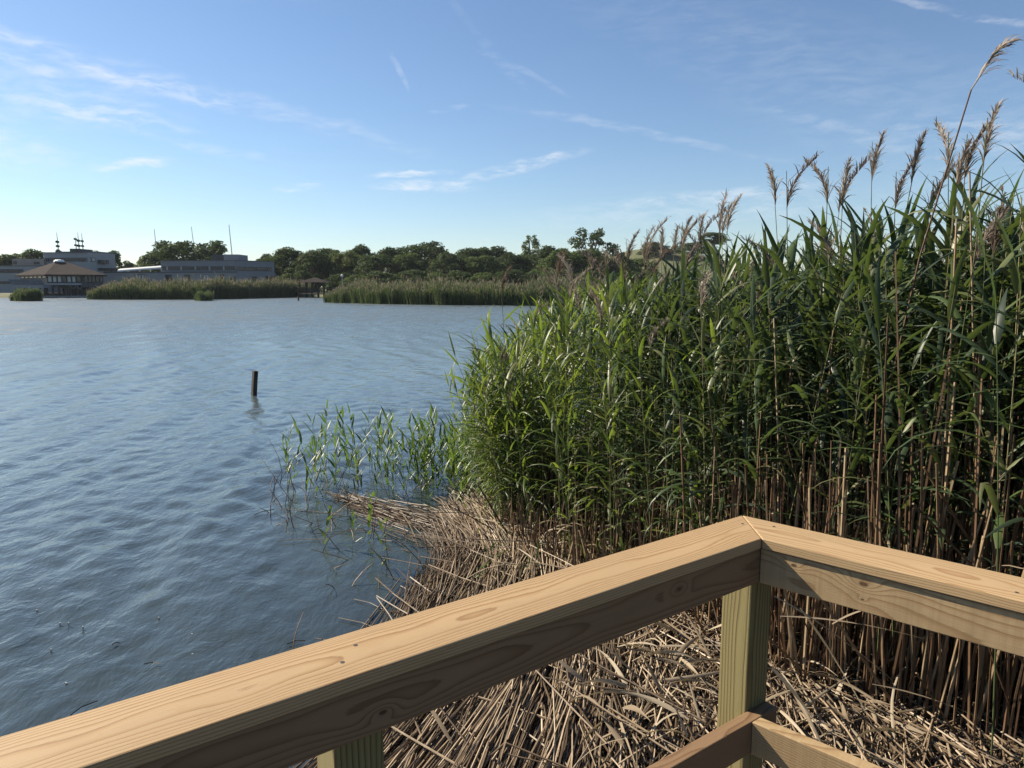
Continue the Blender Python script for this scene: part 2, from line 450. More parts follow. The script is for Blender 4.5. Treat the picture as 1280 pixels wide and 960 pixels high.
# ground: one sheet to the horizon
def build_ground():
    rr = np.concatenate([[.25], np.geomspace(.5, 60, 150), np.linspace(64, 420, 110), np.geomspace(450, 5500, 20)])
    aa = np.linspace(0, 2 * math.pi, 361)[:-1]
    Rr, A = np.meshgrid(rr, aa, indexing='ij'); X = Rr * np.sin(A); Y = Rr * np.cos(A)
    P = np.stack([X.ravel(), Y.ravel()], 1)
    Z = bank_height(P)
    dfar = P[:, 1] - far_shore(P[:, 0])
    zf = np.clip(dfar / 3.0, -1, 1) * .9
    hill = 17.5 * np.exp(-((P[:, 0] - 62) / 45) ** 2 - ((P[:, 1] - 330) / 60) ** 2) + 9 * np.exp(-((P[:, 0] - 160) / 70) ** 2 - ((P[:, 1] - 360) / 80) ** 2)
    Z = np.where(dfar > -3, np.maximum(Z, zf + hill), Z)
    far = np.linalg.norm(P, axis=1)
    Z = np.where((far > 420) & (dfar <= 0), 1.0, Z)
    V = np.stack([P[:, 0], P[:, 1], Z], 1); n, m = len(rr), len(aa)
    i = np.arange(n - 1)[:, None] * m; j = np.arange(m)[None, :]; k = (j + 1) % m
    q = np.stack([i + j, i + m + j, i + m + k, i + k], -1).reshape(-1, 4)[:, ::-1]
    g = Geo(); g.add(V, q)
    g.v[0] = np.concatenate([V, [[0, 0, Z[:m].mean()]]])
    tag(link('ground', g.mesh('ground', [ground_material()], True)), kind='structure')


def build_water():
    rr = np.concatenate([[.3], np.geomspace(.7, 62, 760), np.geomspace(63, 460, 70)])
    aa = np.concatenate([np.linspace(R(-50), R(20), 560), np.linspace(R(21.5), R(308), 110)])
    Rr, A = np.meshgrid(rr, aa, indexing='ij'); X = (Rr * np.sin(A)).ravel(); Y = (Rr * np.cos(A)).ravel()
    step = np.maximum(np.where(Rr < 62, Rr * .0059, Rr * .028), .02).ravel()
    Z = np.zeros_like(X); r2 = np.random.default_rng(3)
    for k in range(64):
        lam = .20 * (1.5 / .20) ** r2.random()
        th = R(10) + r2.normal(0, R(19))          # direction the wave travels
        kx, ky = math.cos(th) * 2 * math.pi / lam, math.sin(th) * 2 * math.pi / lam
        slope = .0185 * (1.0 if lam > .4 else .95)
        amp = slope * lam / (2 * math.pi)
        ph = r2.random() * 6.283 + .8 * np.sin(X * .31 + Y * .17 + k) + .6 * np.sin(Y * .43 - X * .11 + 2 * k)
        fade = np.clip((lam / step - 2.5) / 3.0, 0, 1)
        Z += amp * fade * np.sin(kx * X + ky * Y + ph)
    for k in range(54):                            # short cross ripples that catch the sky
        lam = .14 * (.6 / .14) ** r2.random(); th = R(75) + r2.normal(0, R(32))
        kx, ky = math.cos(th) * 2 * math.pi / lam, math.sin(th) * 2 * math.pi / lam
        ph = r2.random() * 6.283 + 1.1 * np.sin(X * .5 + Y * .21 + k) + .9 * np.sin(Y * .33 - X * .27 + 2 * k)
        Z += .0165 * lam / (2 * math.pi) * np.clip((lam / step - 2.2) / 2.5, 0, 1) * np.sin(kx * X + ky * Y + ph)
    env = .75 + .45 * np.sin(X * .22 + 1.2 * np.sin(Y * .1)) * np.sin(Y * .16 + .7)
    d = -sdf(np.stack([X, Y], 1)[:], BANK); shelter = np.clip(d / 2.5, .18, 1)
    Z *= env * shelter
    V = np.stack([X, Y, Z], 1); n, m = len(rr), len(aa)
    i = np.arange(n - 1)[:, None] * m; j = np.arange(m)[None, :]; k = (j + 1) % m
    q = np.stack([i + j, i + k, i + m + k, i + m + j], -1).reshape(-1, 4)[:, ::-1]
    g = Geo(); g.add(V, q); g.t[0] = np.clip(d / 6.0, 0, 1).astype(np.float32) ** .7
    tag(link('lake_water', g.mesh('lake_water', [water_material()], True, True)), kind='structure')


build_ground(); build_water()

# ------------------------------------------------------------------ the wooden railing
CAP_Z = EYE - .61; DECK_Z = CAP_Z - 1.07
P0 = Vector((.62, 1.845)); DL = Vector((-.812, -.583)).normalized(); DR = Vector((.745, -.667)).normalized()
PHI = math.acos(DL.dot(DR)); WCAP = .14; TCAP = .026


def board(name, mat, parent, foot, z0, z1, loc, rz, bev=.0025):
    g = Geo(); g.prism(foot, z0, z1); o = link(name, g.mesh(name, [mat]), parent)
    o.location = loc; o.rotation_euler = (0, 0, rz)
    b = o.modifiers.new('bevel', 'BEVEL'); b.width = bev; b.segments = 2; b.limit_method = 'ANGLE'
    return o


def build_railing():
    root = empty('railing', (0, 0, 0), 'new yellow pine boardwalk railing turning a corner above the dry reeds', 'railing')
    lt, md, dk = (.465, .325, .18), (.385, .245, .115), (.265, .148, .062)
    capL = wood_material('pine_cap', lt, md, dk, (.075, -.085), 250, 2.3, wob=.017)
    capR = wood_material('pine_cap_pale', (.50, .355, .20), (.43, .285, .145), (.32, .185, .085), (-.075, -.125), 220, 7.1, wob=.016)
    facL = wood_material('pine_face_shaded', (.26, .165, .092), (.21, .125, .066), (.145, .08, .04), (.20, -.065), 190, 4.4,
                         knots=((.40, -.058, .016), (1.12, -.085, .015)), face='side', wob=.022)  # left boards: their shade is mixed into a darker pine colour
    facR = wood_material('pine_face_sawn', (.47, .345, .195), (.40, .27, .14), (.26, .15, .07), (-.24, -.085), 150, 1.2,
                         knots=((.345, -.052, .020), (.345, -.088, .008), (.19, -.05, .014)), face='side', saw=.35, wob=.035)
    postm = wood_material('treated_post', (.25, .215, .10), (.175, .135, .055), (.068, .047, .02), (.072, -.07), 105, 5.5, face='top', knots=((1.42, .04, .012), (1.02, .05, .010)), wob=.020)
    # the post's grain stands upright: its mesh lies along x and is turned
    aL, aR = math.atan2(DL.y, DL.x), math.atan2(DR.y, DR.x)
    L0 = (P0.x, P0.y, CAP_Z)

    def xx(w, d): return (d + w * math.cos(PHI)) / math.sin(PHI)   # along one rail: w from its outer edge, d from the other's
    mit = xx(WCAP, WCAP); g = .0012
    board('cap_board', capL, root, [(0 + g, 0), (3.2, 0), (3.2, WCAP), (mit + g, WCAP)], -TCAP, 0, L0, aL)
    board('cap_board', capR, root, [(mit + g, -WCAP), (3.2, -WCAP), (3.2, 0), (0 + g, 0)], -TCAP, 0, L0, aR)
    f0, f1 = .097, .1325
    zb, zt = -TCAP - .0915, -TCAP - .003
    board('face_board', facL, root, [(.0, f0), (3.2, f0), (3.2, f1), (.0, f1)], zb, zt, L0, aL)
    board('face_board', facR, root, [(xx(f1, f1) + g, -f1), (3.2, -f1), (3.2, -f0), (xx(f0, f1) + g, -f0)], zb, zt, L0, aR)
    lz = -.49
    for (nm, z1) in (('lower_rail', lz), ('lower_rail', lz - .29)):
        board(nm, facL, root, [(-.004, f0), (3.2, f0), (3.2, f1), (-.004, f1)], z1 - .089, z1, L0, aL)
        board(nm, facR, root, [(xx(f1, f1) + g, -f1), (3.2, -f1), (3.2, -f0), (xx(f0, f1) + g, -f0)], z1 - .089, z1, L0, aR)

    def post(s, ang, sign):
        g_ = Geo(); ln = CAP_Z - TCAP - .002 + .55
        y0, y1 = (.0075, .0965) if sign > 0 else (-.0965, -.0075)
        # local x = height, so the grain runs up the post; object turned so local x points up
        g_.box(0, ln, y0, y1, -(s + .0445), -(s - .0445))
        o = link('post', g_.mesh('post', [postm]), root)
        d = Vector((math.cos(ang), math.sin(ang), 0)); n = Vector((-math.sin(ang), math.cos(ang), 0))
        mat = Matrix((( 0, n.x, -d.x, P0.x), (0, n.y, -d.y, P0.y), (1, 0, 0, -.55), (0, 0, 0, 1)))
        o.matrix_local = mat
        b = o.modifiers.new('bevel', 'BEVEL'); b.width = .004; b.segments = 2
    post(.037, aL, 1); post(1.147, aL, 1); post(2.6, aL, 1); post(1.75, aR, -1); post(2.9, aR, -1)
    # screws in the cap and face boards
    sc = simple('screw_head', (.16, .14, .12), .5, .1, 5, .7)
    me = None
    for (ang, s, w) in ((aL, .06, .045), (aL, 1.13, .05), (aL, 1.17, .09), (aR, .10, -.035), (aR, .62, -.10), (aR, 1.76, -.05)):
        if me is None:
            bmv = [(.0038 * math.cos(t), .0038 * math.sin(t), h) for h in (-.004, .0006) for t in np.arange(8) * math.pi / 4]
            g_ = Geo(); q = [(i, (i + 1) % 8, 8 + (i + 1) % 8, 8 + i) for i in range(8)] + [(8, 9, 10, 11), (8, 11, 12, 15), (12, 13, 14, 15)]
            g_.add(bmv, q); me = g_.mesh('screw', [sc])
        o = link('screw', me, root)
        o.location = (P0.x + math.cos(ang) * s - math.sin(ang) * w, P0.y + math.sin(ang) * s + math.cos(ang) * w, CAP_Z)


build_railing()


def build_deck():
    deck = wood_material('deck_boards', (.13, .11, .085), (.11, .09, .065), (.075, .06, .04), (.08, -.08), 150, 3.0)
    n = Vector((-DL.y, DL.x)); top = DECK_Z
    o = tag(link('boardwalk', None) if False else bpy.data.objects.new('boardwalk', None), kind='structure'); COL.objects.link(o)
    me = None
    for i in range(13):
        if me is None:
            g = Geo(); g.box(0, 3.1, .0, .134, -.038, 0); me = g.mesh('deck_plank', [deck])
        p = link('deck_plank', me, o)
        q = P0 + DL * .12 + n * (.16 + .140 * i)
        p.location = (q.x, q.y, top); p.rotation_euler = (0, 0, math.atan2(DL.y, DL.x))


build_deck()

# ------------------------------------------------------------------ reeds


def reed_parts(seed, h, start, nleaf, plume=False, lod=0, young=False, lw=1.0, bend=.06):
    """returns [(part name, verts, quads, material key)] of one reed standing at the origin"""
    r = np.random.default_rng(seed); parts = []
    az0 = r.random() * 6.283
    bx = bend * h * r.normal(0, 1) * .6; by = bend * h * r.normal(0, 1) * .6

    def axis(t): return np.stack([bx * np.asarray(t) ** 2, by * np.asarray(t) ** 2, h * np.asarray(t)], -1)
    top = .97 if plume else .90
    t = np.linspace(0, top, 7 if lod == 0 else 4)
    rad = (.0052 if not young else .003) * (1 - .62 * t / top)
    v, q = tube(axis(t), rad * (1 if lod == 0 else 1.1), 4 if lod == 0 else 3)
    parts.append(('stem', v, q, 'stem'))
    az = az0
    for i in range(nleaf):
        f = i / max(1, nleaf - 1)
        ts = start + ((.80 if plume else .87) - start) * f ** .95
        az = az0 + math.pi * i + r.normal(0, .55)
        upper = f ** 1.5
        el0 = R(30 + 30 * upper + r.normal(0, 13)); droop = R(max(8, (95 - 45 * upper) * (.35 + .9 * r.random())))
        ln = (.30 + .20 * math.sin(math.pi * min(1, f * .8 + .15))) * (.8 + .45 * r.random()) * (h / 2.9) ** .5
        wd = (.024 + .015 * r.random()) * lw
        if f < .16 and not young: droop += R(45); ln *= .7; wd *= .7
        if start > .25: ln *= 1.12; wd *= 1.08
        else: wd *= .95
        if young: ln *= .95; wd *= 1.0; el0 = R(52 + 14 * upper + r.normal(0, 7)); droop = R(10 + 30 * r.random())
        v, q = leaf_arrays(axis(ts), az, el0, droop, ln, wd, 6 if lod == 0 else 4, .35 if lod == 0 else 0, r.normal(0, .5), r.normal(0, .25))
        parts.append(('leaf', v, q, 'young_leaf' if young else 'dry_leaf' if (f < .16 and r.random() < .3) else 'fresh_leaf' if start < .2 else 'leaf'))
    if plume:
        g = Geo(); pl = .25 + .10 * r.random(); base = axis(.90); nb = 84 if lod == 0 else 16
        da = r.random() * 6.283; drift = np.array([math.cos(da), math.sin(da), 0]) * (.3 + 1.1 * r.random())
        for i in range(nb):
            f = (i + r.random()) / nb
            p = base + np.array([0, 0, pl * f * .86]) + drift * pl * f ** 2 * .6
            ln = (.105 * (1 - f * .7) + .02) * (.5 + .7 * r.random())
            a = da + r.normal(0, .8) if r.random() < .8 else r.random() * 6.283
            v, q = leaf_arrays(p, a, R(77 + r.normal(0, 6)), R(25 + 60 * r.random()), ln, (.0058 if lod == 0 else .015), 3, 0, r.normal(0, 1.5))
            g.add(v, q)
        v, q = tube(np.stack([base, base + [0, 0, pl * .45], base + np.array([0, 0, pl * .92]) + drift * pl * .55]), [.003, .002, .0008], 3)
        g.add(v, q)
        parts.append(('plume', *g.arrays()[:2], 'plume'))
    return parts


KEYS = ['stem', 'leaf', 'plume', 'young_leaf', 'fresh_leaf', 'dry_leaf']
PROTO_SPEC = []
for i in range(7): PROTO_SPEC.append(dict(h=2.9, start=.30, nleaf=15, plume=False))     # bare-bottomed
for i in range(6): PROTO_SPEC.append(dict(h=2.9, start=.32, nleaf=13, plume=True))
for i in range(6): PROTO_SPEC.append(dict(h=2.7, start=.10, nleaf=17, plume=False))     # leafy down to the foot
for i in range(3): PROTO_SPEC.append(dict(h=2.7, start=.14, nleaf=12, plume=True))
PROTOS = [[reed_parts(100 + i, lod=l, **s) for i, s in enumerate(PROTO_SPEC)] for l in (0, 1)]
BARE, BAREP, LEAFY, LEAFYP = list(range(0, 7)), list(range(7, 13)), list(range(13, 19)), list(range(19, 22))


def joined(parts):
    V, Q, Ms = [], [], []; n = 0
    for (_, v, q, k) in parts:
        V.append(v); Q.append(q + n); Ms.append(np.full(len(q), KEYS.index(k))); n += len(v)
    return np.concatenate(V), np.concatenate(Q), np.concatenate(Ms)


JOINED = [[joined(p) for p in PROTOS[l]] for l in (0, 1)]
PART_MESH = {}


def reed_matrix(x, y, z, rz, lean_az, lean, s):
    ax = Vector((-math.sin(lean_az), math.cos(lean_az), 0))
    return Matrix.Translation((x, y, z)) @ Matrix.Rotation(lean, 4, ax) @ Matrix.Rotation(rz, 4, 'Z') @ Matrix.Diagonal((s, s, s, 1))


def reed_thing(pi, mtx, label, group, name='reed', parts=None, key=None):
    key = ('p', pi) if key is None else key
    if key not in PART_MESH:
        lst = []
        for (nm, v, q, k) in (parts or PROTOS[0][pi]):
            g = Geo(); g.add(v, q); lst.append((nm, g.mesh('reed_' + nm, [M[k]], True)))
        PART_MESH[key] = lst
    root = bpy.data.objects.new(name, None); COL.objects.link(root); root.empty_display_size = .05
    root.matrix_world = mtx; tag(root, label, 'reed', group)
    for (nm, me) in PART_MESH[key]: link(nm, me, root)
    return root


def top_height(a):
    """height of the leaf tops above the mud, by direction from the boardwalk"""
    return np.interp(a, [-.1, -.03, .05, .15, .3, .45, .65, .9, 1.5], [1.55, 1.8, 2.2, 2.44, 2.60, 2.76, 2.92, 2.98, 2.95])


def reed_bed():
    # sample the plan: dense at the front, thinner behind
    pts = []
    for (x0, x1, y0, y1, dens, d0, d1) in ((-.6, 5.2, 1.9, 8.6, 62, .02, 1.0), (-.6, 6.0, 2.2, 10, 44, 1.0, 2.6), (-.4, 12, 2.5, 20, 9, 2.6, 7), (1, 30, 8, 36, 1.6, 4, 14), (2.9, 8.4, -4, 3.2, 34, .02, 2.2)):  # last strip: unseen reeds added beyond the right edge to shade the railing
        n = int((x1 - x0) * (y1 - y0) * dens)
        P = np.stack([rng.uniform(x0, x1, n), rng.uniform(y0, y1, n)], 1); d = sdf(P, BED)
        k = (d > d0) & (d < d1) & ((P[:, 0] < P[:, 1] * .95 + .6) | (y0 < 0))
        pts.append(np.concatenate([P[k], d[k][:, None]], 1))
    # the leafy fringe along the water side
    n = 380
    t = rng.random(n); fx = np.interp(t, [0, .35, 1], [.02, -.17, .85]) + rng.normal(0, .11, n); fy = np.interp(t, [0, .35, 1], [6.3, 7.6, 10.4]) + rng.normal(0, .1, n)
    pts.append(np.stack([fx, fy, np.full(n, .05)], 1))
    P = np.concatenate(pts); a = P[:, 0] / np.maximum(P[:, 1], .8)
    H = top_height(a) * np.clip(rng.normal(1, .065, len(P)), .84, 1.09)
    H = np.where(P[:, 2] < .45, H * rng.uniform(.72, 1.0, len(P)), H)
    edge = np.clip(1 - P[:, 2] / .6, 0, 1)
    recs = []
    for (x, y, d), ai, h, e in zip(P, a, H, edge):
        left = ai < .10 + .12 * random.random()
        fringe = d < 2.0
        pl = random.random() < (.06 if fringe else .22)
        pi = random.choice((LEAFYP if pl else LEAFY) if (left or (d < .3 and random.random() < .25 and ai < .3)) else (BAREP if pl else BARE))
        if left: la = math.pi * (1.0 + random.gauss(0, .25)); lean = R(1 + 11 * e * random.random() + random.gauss(0, 3))
        else: la = random.random() * 6.283; lean = R(abs(random.gauss(0, 3.5)) + 4 * e * random.random())
        if lean < 0: lean = -lean
        hp = PROTO_SPEC[pi]['h'] * (1.0 if not pl else 1.0)
        s = h / hp * (.99 if pl else 1.0)
        recs.append([x, y, random.random() * 6.283, la, lean, s, pi, d])
    # which ones show largest: those nearest to the camera inside the picture
    def dist(r):
        vis = r[1] > .5 and abs(r[0] / r[1]) < .74
        return math.hypot(r[0], r[1]) + max(0, r[7] - .35) * 2.2 + (0 if vis else 50)
    recs.sort(key=dist)
    front, rest = recs[:255], recs[255:]
    for (x, y, rz, la, lean, s, pi, d) in front:
        pl = PROTO_SPEC[pi]['plume']
        a_ = x / y
        zone = ('at the waterside tip of the bed' if a_ < .03 else 'on the left flank of the bed, beyond the thatch' if a_ < .2 else
                'just behind the left rail near the corner' if a_ < .33 else 'behind the start of the right rail' if a_ < .5 else 'behind the far right end of the right rail')
        kind = 'plumed green reed' if pl else 'leafy green reed without plume'
        reed_thing(pi, reed_matrix(x, y, .06, rz, la, lean, s), kind + ' ' + zone, ('plumed reeds ' if pl else 'leafy reeds ') + zone.replace(',', ''))
    g = Geo()
    for (x, y, rz, la, lean, s, pi, d) in rest:
        lod = 0 if d < .8 and 2.4 < y < 8 else 1
        v, q, m = JOINED[lod][pi]; mt = np.array(reed_matrix(x, y, .06, rz, la, lean, s))
        g.v.append(v @ mt[:3, :3].T + mt[:3, 3]); g.q.append(q + g.n); g.m.append(m.astype(np.int32)); g.n += len(v)
        g.t.append(np.full(len(v), random.random(), np.float32))
    o = link('reed_bed', g.mesh('reed_bed', [M[k] for k in KEYS], True, True))
    tag(o, 'mass of green reeds standing behind the front rows of the bed', 'reeds', kind='stuff')
    print('reeds', len(recs), 'tris', 2 * sum(len(q) for q in g.q))


reed_bed()

# single plumes that stand up against the sky: photo pixel of the tip, distance, and how each can be told
SKY = [(956, 203, 4.9, 'dense dark plume on a reed left of the pale feathery plume above the reed bed'),
       (1004, 195, 4.7, 'pale feathery plume standing free against sky above the middle of the reed bed'),
       (1028, 186, 4.4, 'slim plume bending left beside a long upright leaf above the reed bed'),
       (1066, 192, 4.3, 'plume nodding left like a hook at the top of the reed bed'),
       (1110, 160, 4.4, 'thin whitish plume standing straight up from the reed bed'),
       (1170, 144, 4.2, 'upright straight pale plume, taller of the close pair left of the leaning tall reed'),
       (1160, 158, 4.25, 'upright brownish plume, shorter of the close pair left of the leaning tall reed'),
       (1257, 86, 3.9, 'slender nodding plume on a long thin stem right of the leaning tall reed'),
       (1254, 122, 3.8, 'narrow straight pale plume at the right edge under the slender nodding plume'),
       (1218, 168, 3.7, 'drooping dark plume low beside the stem of the leaning tall reed'),
       (1236, 150, 3.8, 'upright reddish plume just right of the drooping dark plume'),
       (908, 235, 5.2, 'pair-like dark narrow plume at the left shoulder of the reed bed'),
       (932, 240, 5.3, 'grey brown ragged plume between two darker plumes on the shoulder of the bed'),
       (886, 262, 5.6, 'reddish drooping plume lower on the left slope of the reed bed'),
       (838, 268, 5.6, 'dark brown plume crossing another on the left slope of the bed'),
       (826, 280, 5.7, 'dark plume leaning left across its neighbour on the left slope of the bed'),
       (800, 285, 6.0, 'pale loose plume in front of the grassy hill'),
       (697, 315, 6.3, 'tall grey plume standing before the right reed bank across the water'),
       (712, 345, 6.2, 'dark narrow plume leaning at the foot of the tall grey plume'),
       (640, 330, 6.4, 'thin dark plume arching left over open water, lone at the tip of the bed'),
       (754, 312, 6.1, 'brown plume upright before the distant dark trees'),
       (766, 308, 6.0, 'slim purple brown plume close before the distant dark trees'),
       (1142, 200, 4.3, 'fluffy pale plume half sunk in leaves on the crest of the bed'),
       (1090, 185, 4.5, 'brown nodding plume among leaves on the crest of the bed')]


def sky_plumes():
    for i, (u, v, y, lab) in enumerate(SKY):
        p = at_y(u, v, y)
        pi = BAREP[i % len(BAREP)] if u > 800 else LEAFYP[i % 3]
        h = max(p[2] - .06, 1.0); top = max(v_[:, 2].max() for (_, v_, _, k) in PROTOS[0][pi])
        s = h / top
        tip = max(((v_[np.argmax(v_[:, 2])]) for (_, v_, _, k) in PROTOS[0][pi]), key=lambda a: a[2]) * s
        rz = random.choice([2.6, 3.3, 3.8, .3]) + random.gauss(0, .3)
        off = Matrix.Rotation(rz, 3, 'Z') @ Vector(tip)
        reed_thing(pi, reed_matrix(p[0] - off.x, p[1] - off.y, .06, rz, 0, 0, s), lab, None)
    for i in range(16):
        u = 690 + 16 * i + random.uniform(-6, 6); v = np.interp(u, [690, 800, 900, 960], [338, 296, 262, 240]) + random.uniform(-12, 14); y = random.uniform(5.6, 7.4)
        p = at_y(u, v, y); pi = BAREP[(i * 5) % 6]; s = max(1.0, p[2] - .06) / max(v_[:, 2].max() for (_, v_, _, k) in PROTOS[0][pi])
        reed_thing(pi, reed_matrix(p[0], p[1], .06, random.random() * 6.28, math.pi, R(abs(random.gauss(0, 4))), s), 'reed with a narrow brown plume among many on the left slope of the bed', 'narrow plumes on the left slope of the bed')
    # the one tall reed that leans far right
    a, b, c = at_y(1150, 320, 3.75), at_y(1214, 112, 3.6), at_y(1273, 47, 3.5)
    base = np.array([1.78, 3.75, .05]); parts = []
    pts = np.array([base, base * .5 + a * .5 + [-.02, 0, 0], a, a * .5 + b * .5, b])
    parts.append(('stem', *tube(pts, [.006, .0055, .005, .0045, .0038], 5), 'stub'))
    r = np.random.default_rng(5)
    for i, f in enumerate(np.linspace(.15, .95, 7)):
        p = base * (1 - f) + a * f
        parts.append(('leaf', *leaf_arrays(p, math.pi * i + r.normal(0, .4), R(50), R(60), .42, .03, 6, .35, r.normal(0, .4)), 'leaf'))
    g = Geo(); d = c - b; L = np.linalg.norm(d)
    for i in range(90):
        f = r.random() ** .9; p = b + d * f * .85 + np.array([.0, 0, .05 * math.sin(math.pi * f)])
        el = math.atan2(d[2], math.hypot(d[0], d[1])); ln = (.17 * (1 - .6 * f)) * (.5 + .7 * r.random())
        v, q = leaf_arrays(p, r.normal(0, .35), el + R(8 + r.normal(0, 8)), R(55 + 25 * r.random()), ln, .006, 4, 0, r.normal(0, 1))
        g.add(v, q)
    g.add(*tube([b, b + d * .5 + [0, 0, .05], b + d * .9 + [0, 0, .02]], [.0035, .0022, .001], 4))
    parts.append(('plume', *g.arrays()[:2], 'plume'))
    reed_thing(None, Matrix.Identity(4), 'tallest reed, leaning far right with a long swept plume high in the sky', None, parts=parts, key='tall')
    # near bare stalk with a broken top at the right
    pts = np.array([[2.30, 3.42, .05], [2.36, 3.5, 1.4], at_y(1212, 215, 3.5)])
    pts = np.array([pts[0], pts[1], pts[2]])
    reed_thing(None, Matrix.Identity(4), 'bare pale cane without leaves rising through the right of the bed', None,
               parts=[('stem', *tube(pts, [.007, .006, .004], 5), 'stub')], key='cane')


sky_plumes()


# big nearby leaves reaching in at the right edge, on reeds of their own
def edge_reeds():
    for i, (x, y, rz, lean) in enumerate([(2.18, 2.95, .4, 2), (2.26, 2.85, 2.2, 4), (2.4, 2.9, 4.1, 3)]):
        parts = reed_parts(900 + i, 2.75, .32, 11, False, 0, False, 1.0)
        lab = ['near reed with broad pale leaves reaching in at the right edge', 'near reed at right edge with a kinked leaf over the dry stubble',
               'near reed at right edge behind the broad pale leaves'][i]
        reed_thing(None, reed_matrix(x, y, .06, rz, math.pi * (.9 + .1 * i), R(lean), 1.0), lab, None, parts=parts, key=('edge', i))


edge_reeds()


def arching_reeds():
    for i, (x, y, s, ln, lab) in enumerate([(.16, 6.45, .80, 24, 'outermost reed arching far left over the open water'), (.24, 6.3, .86, 19, 'second reed arching left from the waterside tip'),
                                       (.10, 6.7, .72, 18, 'shorter reed arching left at the waterside tip'), (.30, 6.1, .9, 14, 'reed leaning left with spread bright leaves just inside the tip'),
                                       (0, 7.0, .68, 20, 'low reed leaning out to the left behind the tip')]):
        pi = LEAFY[i % 6]
        reed_thing(pi, reed_matrix(x, y, .02, i * 1.1, math.pi * (1.0 + .05 * (i - 2)), R(ln), s), lab, None)


arching_reeds()

# ------------------------------------------------------------------ dry standing stalks


def dry_stubble():
    n = 14000
    P = np.stack([rng.uniform(-.4, 5.0, n), rng.uniform(1.8, 8.0, n)], 1); d = sdf(P, BED)
    keep = (d > -.16) & (d < 1.7) & (P[:, 0] < P[:, 1] * .95 + .5) & (rng.random(n) < np.where(d < .8, 1, .5) * np.where(P[:, 0] / P[:, 1] < .3, .6, 1))
    P, d = P[keep], d[keep]
    protos = []
    for i in range(8):
        r = np.random.default_rng(40 + i); t = np.linspace(0, 1, 4)
        pts = np.stack([.05 * r.normal() * t ** 2, .05 * r.normal() * t ** 2, t], 1)
        pts[1:, :2] += r.normal(0, .006, (3, 2))
        protos.append(tube(pts, [.0068, .0062, .0058, .0048], 4, True))
    recs = []
    for (x, y), di in zip(P, d):
        a = x / y
        h = np.interp(a, [-.05, .15, .35, .7], [.32, .5, 1.0, 1.3]) * random.uniform(.45, 1.45)
        if random.random() < .12: h *= 1.5
        lean = abs(random.gauss(0, 4.5)) if random.random() < .9 else random.uniform(15, 55)
        recs.append((x, y, random.random() * 6.28, random.random() * 6.28, R(lean), h, random.randrange(8), random.uniform(.7, 1.35)))
    recs.sort(key=lambda r: math.hypot(r[0], r[1]) + (0 if -.3 < r[0] / r[1] < .72 else 50))
    meshes = None
    def mtx(x, y, rz, la, lean, h, k, w):
        ax = Vector((-math.sin(la), math.cos(la), 0))
        return Matrix.Translation((x, y, .05)) @ Matrix.Rotation(lean, 4, ax) @ Matrix.Rotation(rz, 4, 'Z') @ Matrix.Diagonal((w, w, h, 1))
    meshes = []
    for v, q in protos:
        g = Geo(); g.add(v, q); meshes.append(g.mesh('dry_stalk', [M['stub']]))
    for r in recs[:290]:
        o = link('dry_stalk', meshes[r[6]]); o.matrix_world = mtx(*r)
        a_ = r[0] / r[1]; tilt = 'tilted' if r[4] > R(14) else 'upright'; size = 'tall' if r[5] > 1.15 else 'short'
        zone = 'seen above the left rail' if a_ < .34 else 'just right of the corner post' if a_ < .48 else 'under and behind the middle of the right rail' if a_ < .6 else 'at the right edge behind the right rail'
        tag(o, f'{size} {tilt} broken brown stalk {zone}', 'dry stalk', f'{size} {tilt} stubble stalks {zone}')
    g = Geo()
    for r in recs[290:]:
        m = np.array(mtx(*r)); v, q = protos[r[6]]
        g.add(v @ m[:3, :3].T + m[:3, 3], q, 0, random.random())
    tag(link('dry_stubble', g.mesh('dry_stubble', [M['stub']], False, True)), 'mass of dry brown stubble inside the reed bed', 'stubble', kind='stuff')
    print('stubble', len(recs))


dry_stubble()

# ------------------------------------------------------------------ fallen stalks (the thatch)


def mat_z(P):                   # top of the mat of fallen stalks
    d = np.clip(sdf(P, BANK), -.5, 2)
    return np.interp(d, [-.5, -.15, .15, .8, 2], [-.10, .0, .09, .20, .26])


FLOW = [((490, 950), (560, 860)), ((540, 955), (620, 850)), ((640, 950), (690, 830)), ((720, 930), (745, 800)), ((800, 930), (790, 800)),
        ((560, 760), (600, 680)), ((500, 770), (560, 700)), ((560, 700), (545, 770)), ((600, 640), (640, 700)), ((450, 620), (560, 665)),
        ((580, 640), (640, 690)), ((860, 900), (880, 800))]


def wetness(x, y):              # stalks lying at the waterline are dark with wet
    return np.interp(sdf(np.array([[x, y]]), BANK)[0], [-.1, .35], [.3, 1.0])


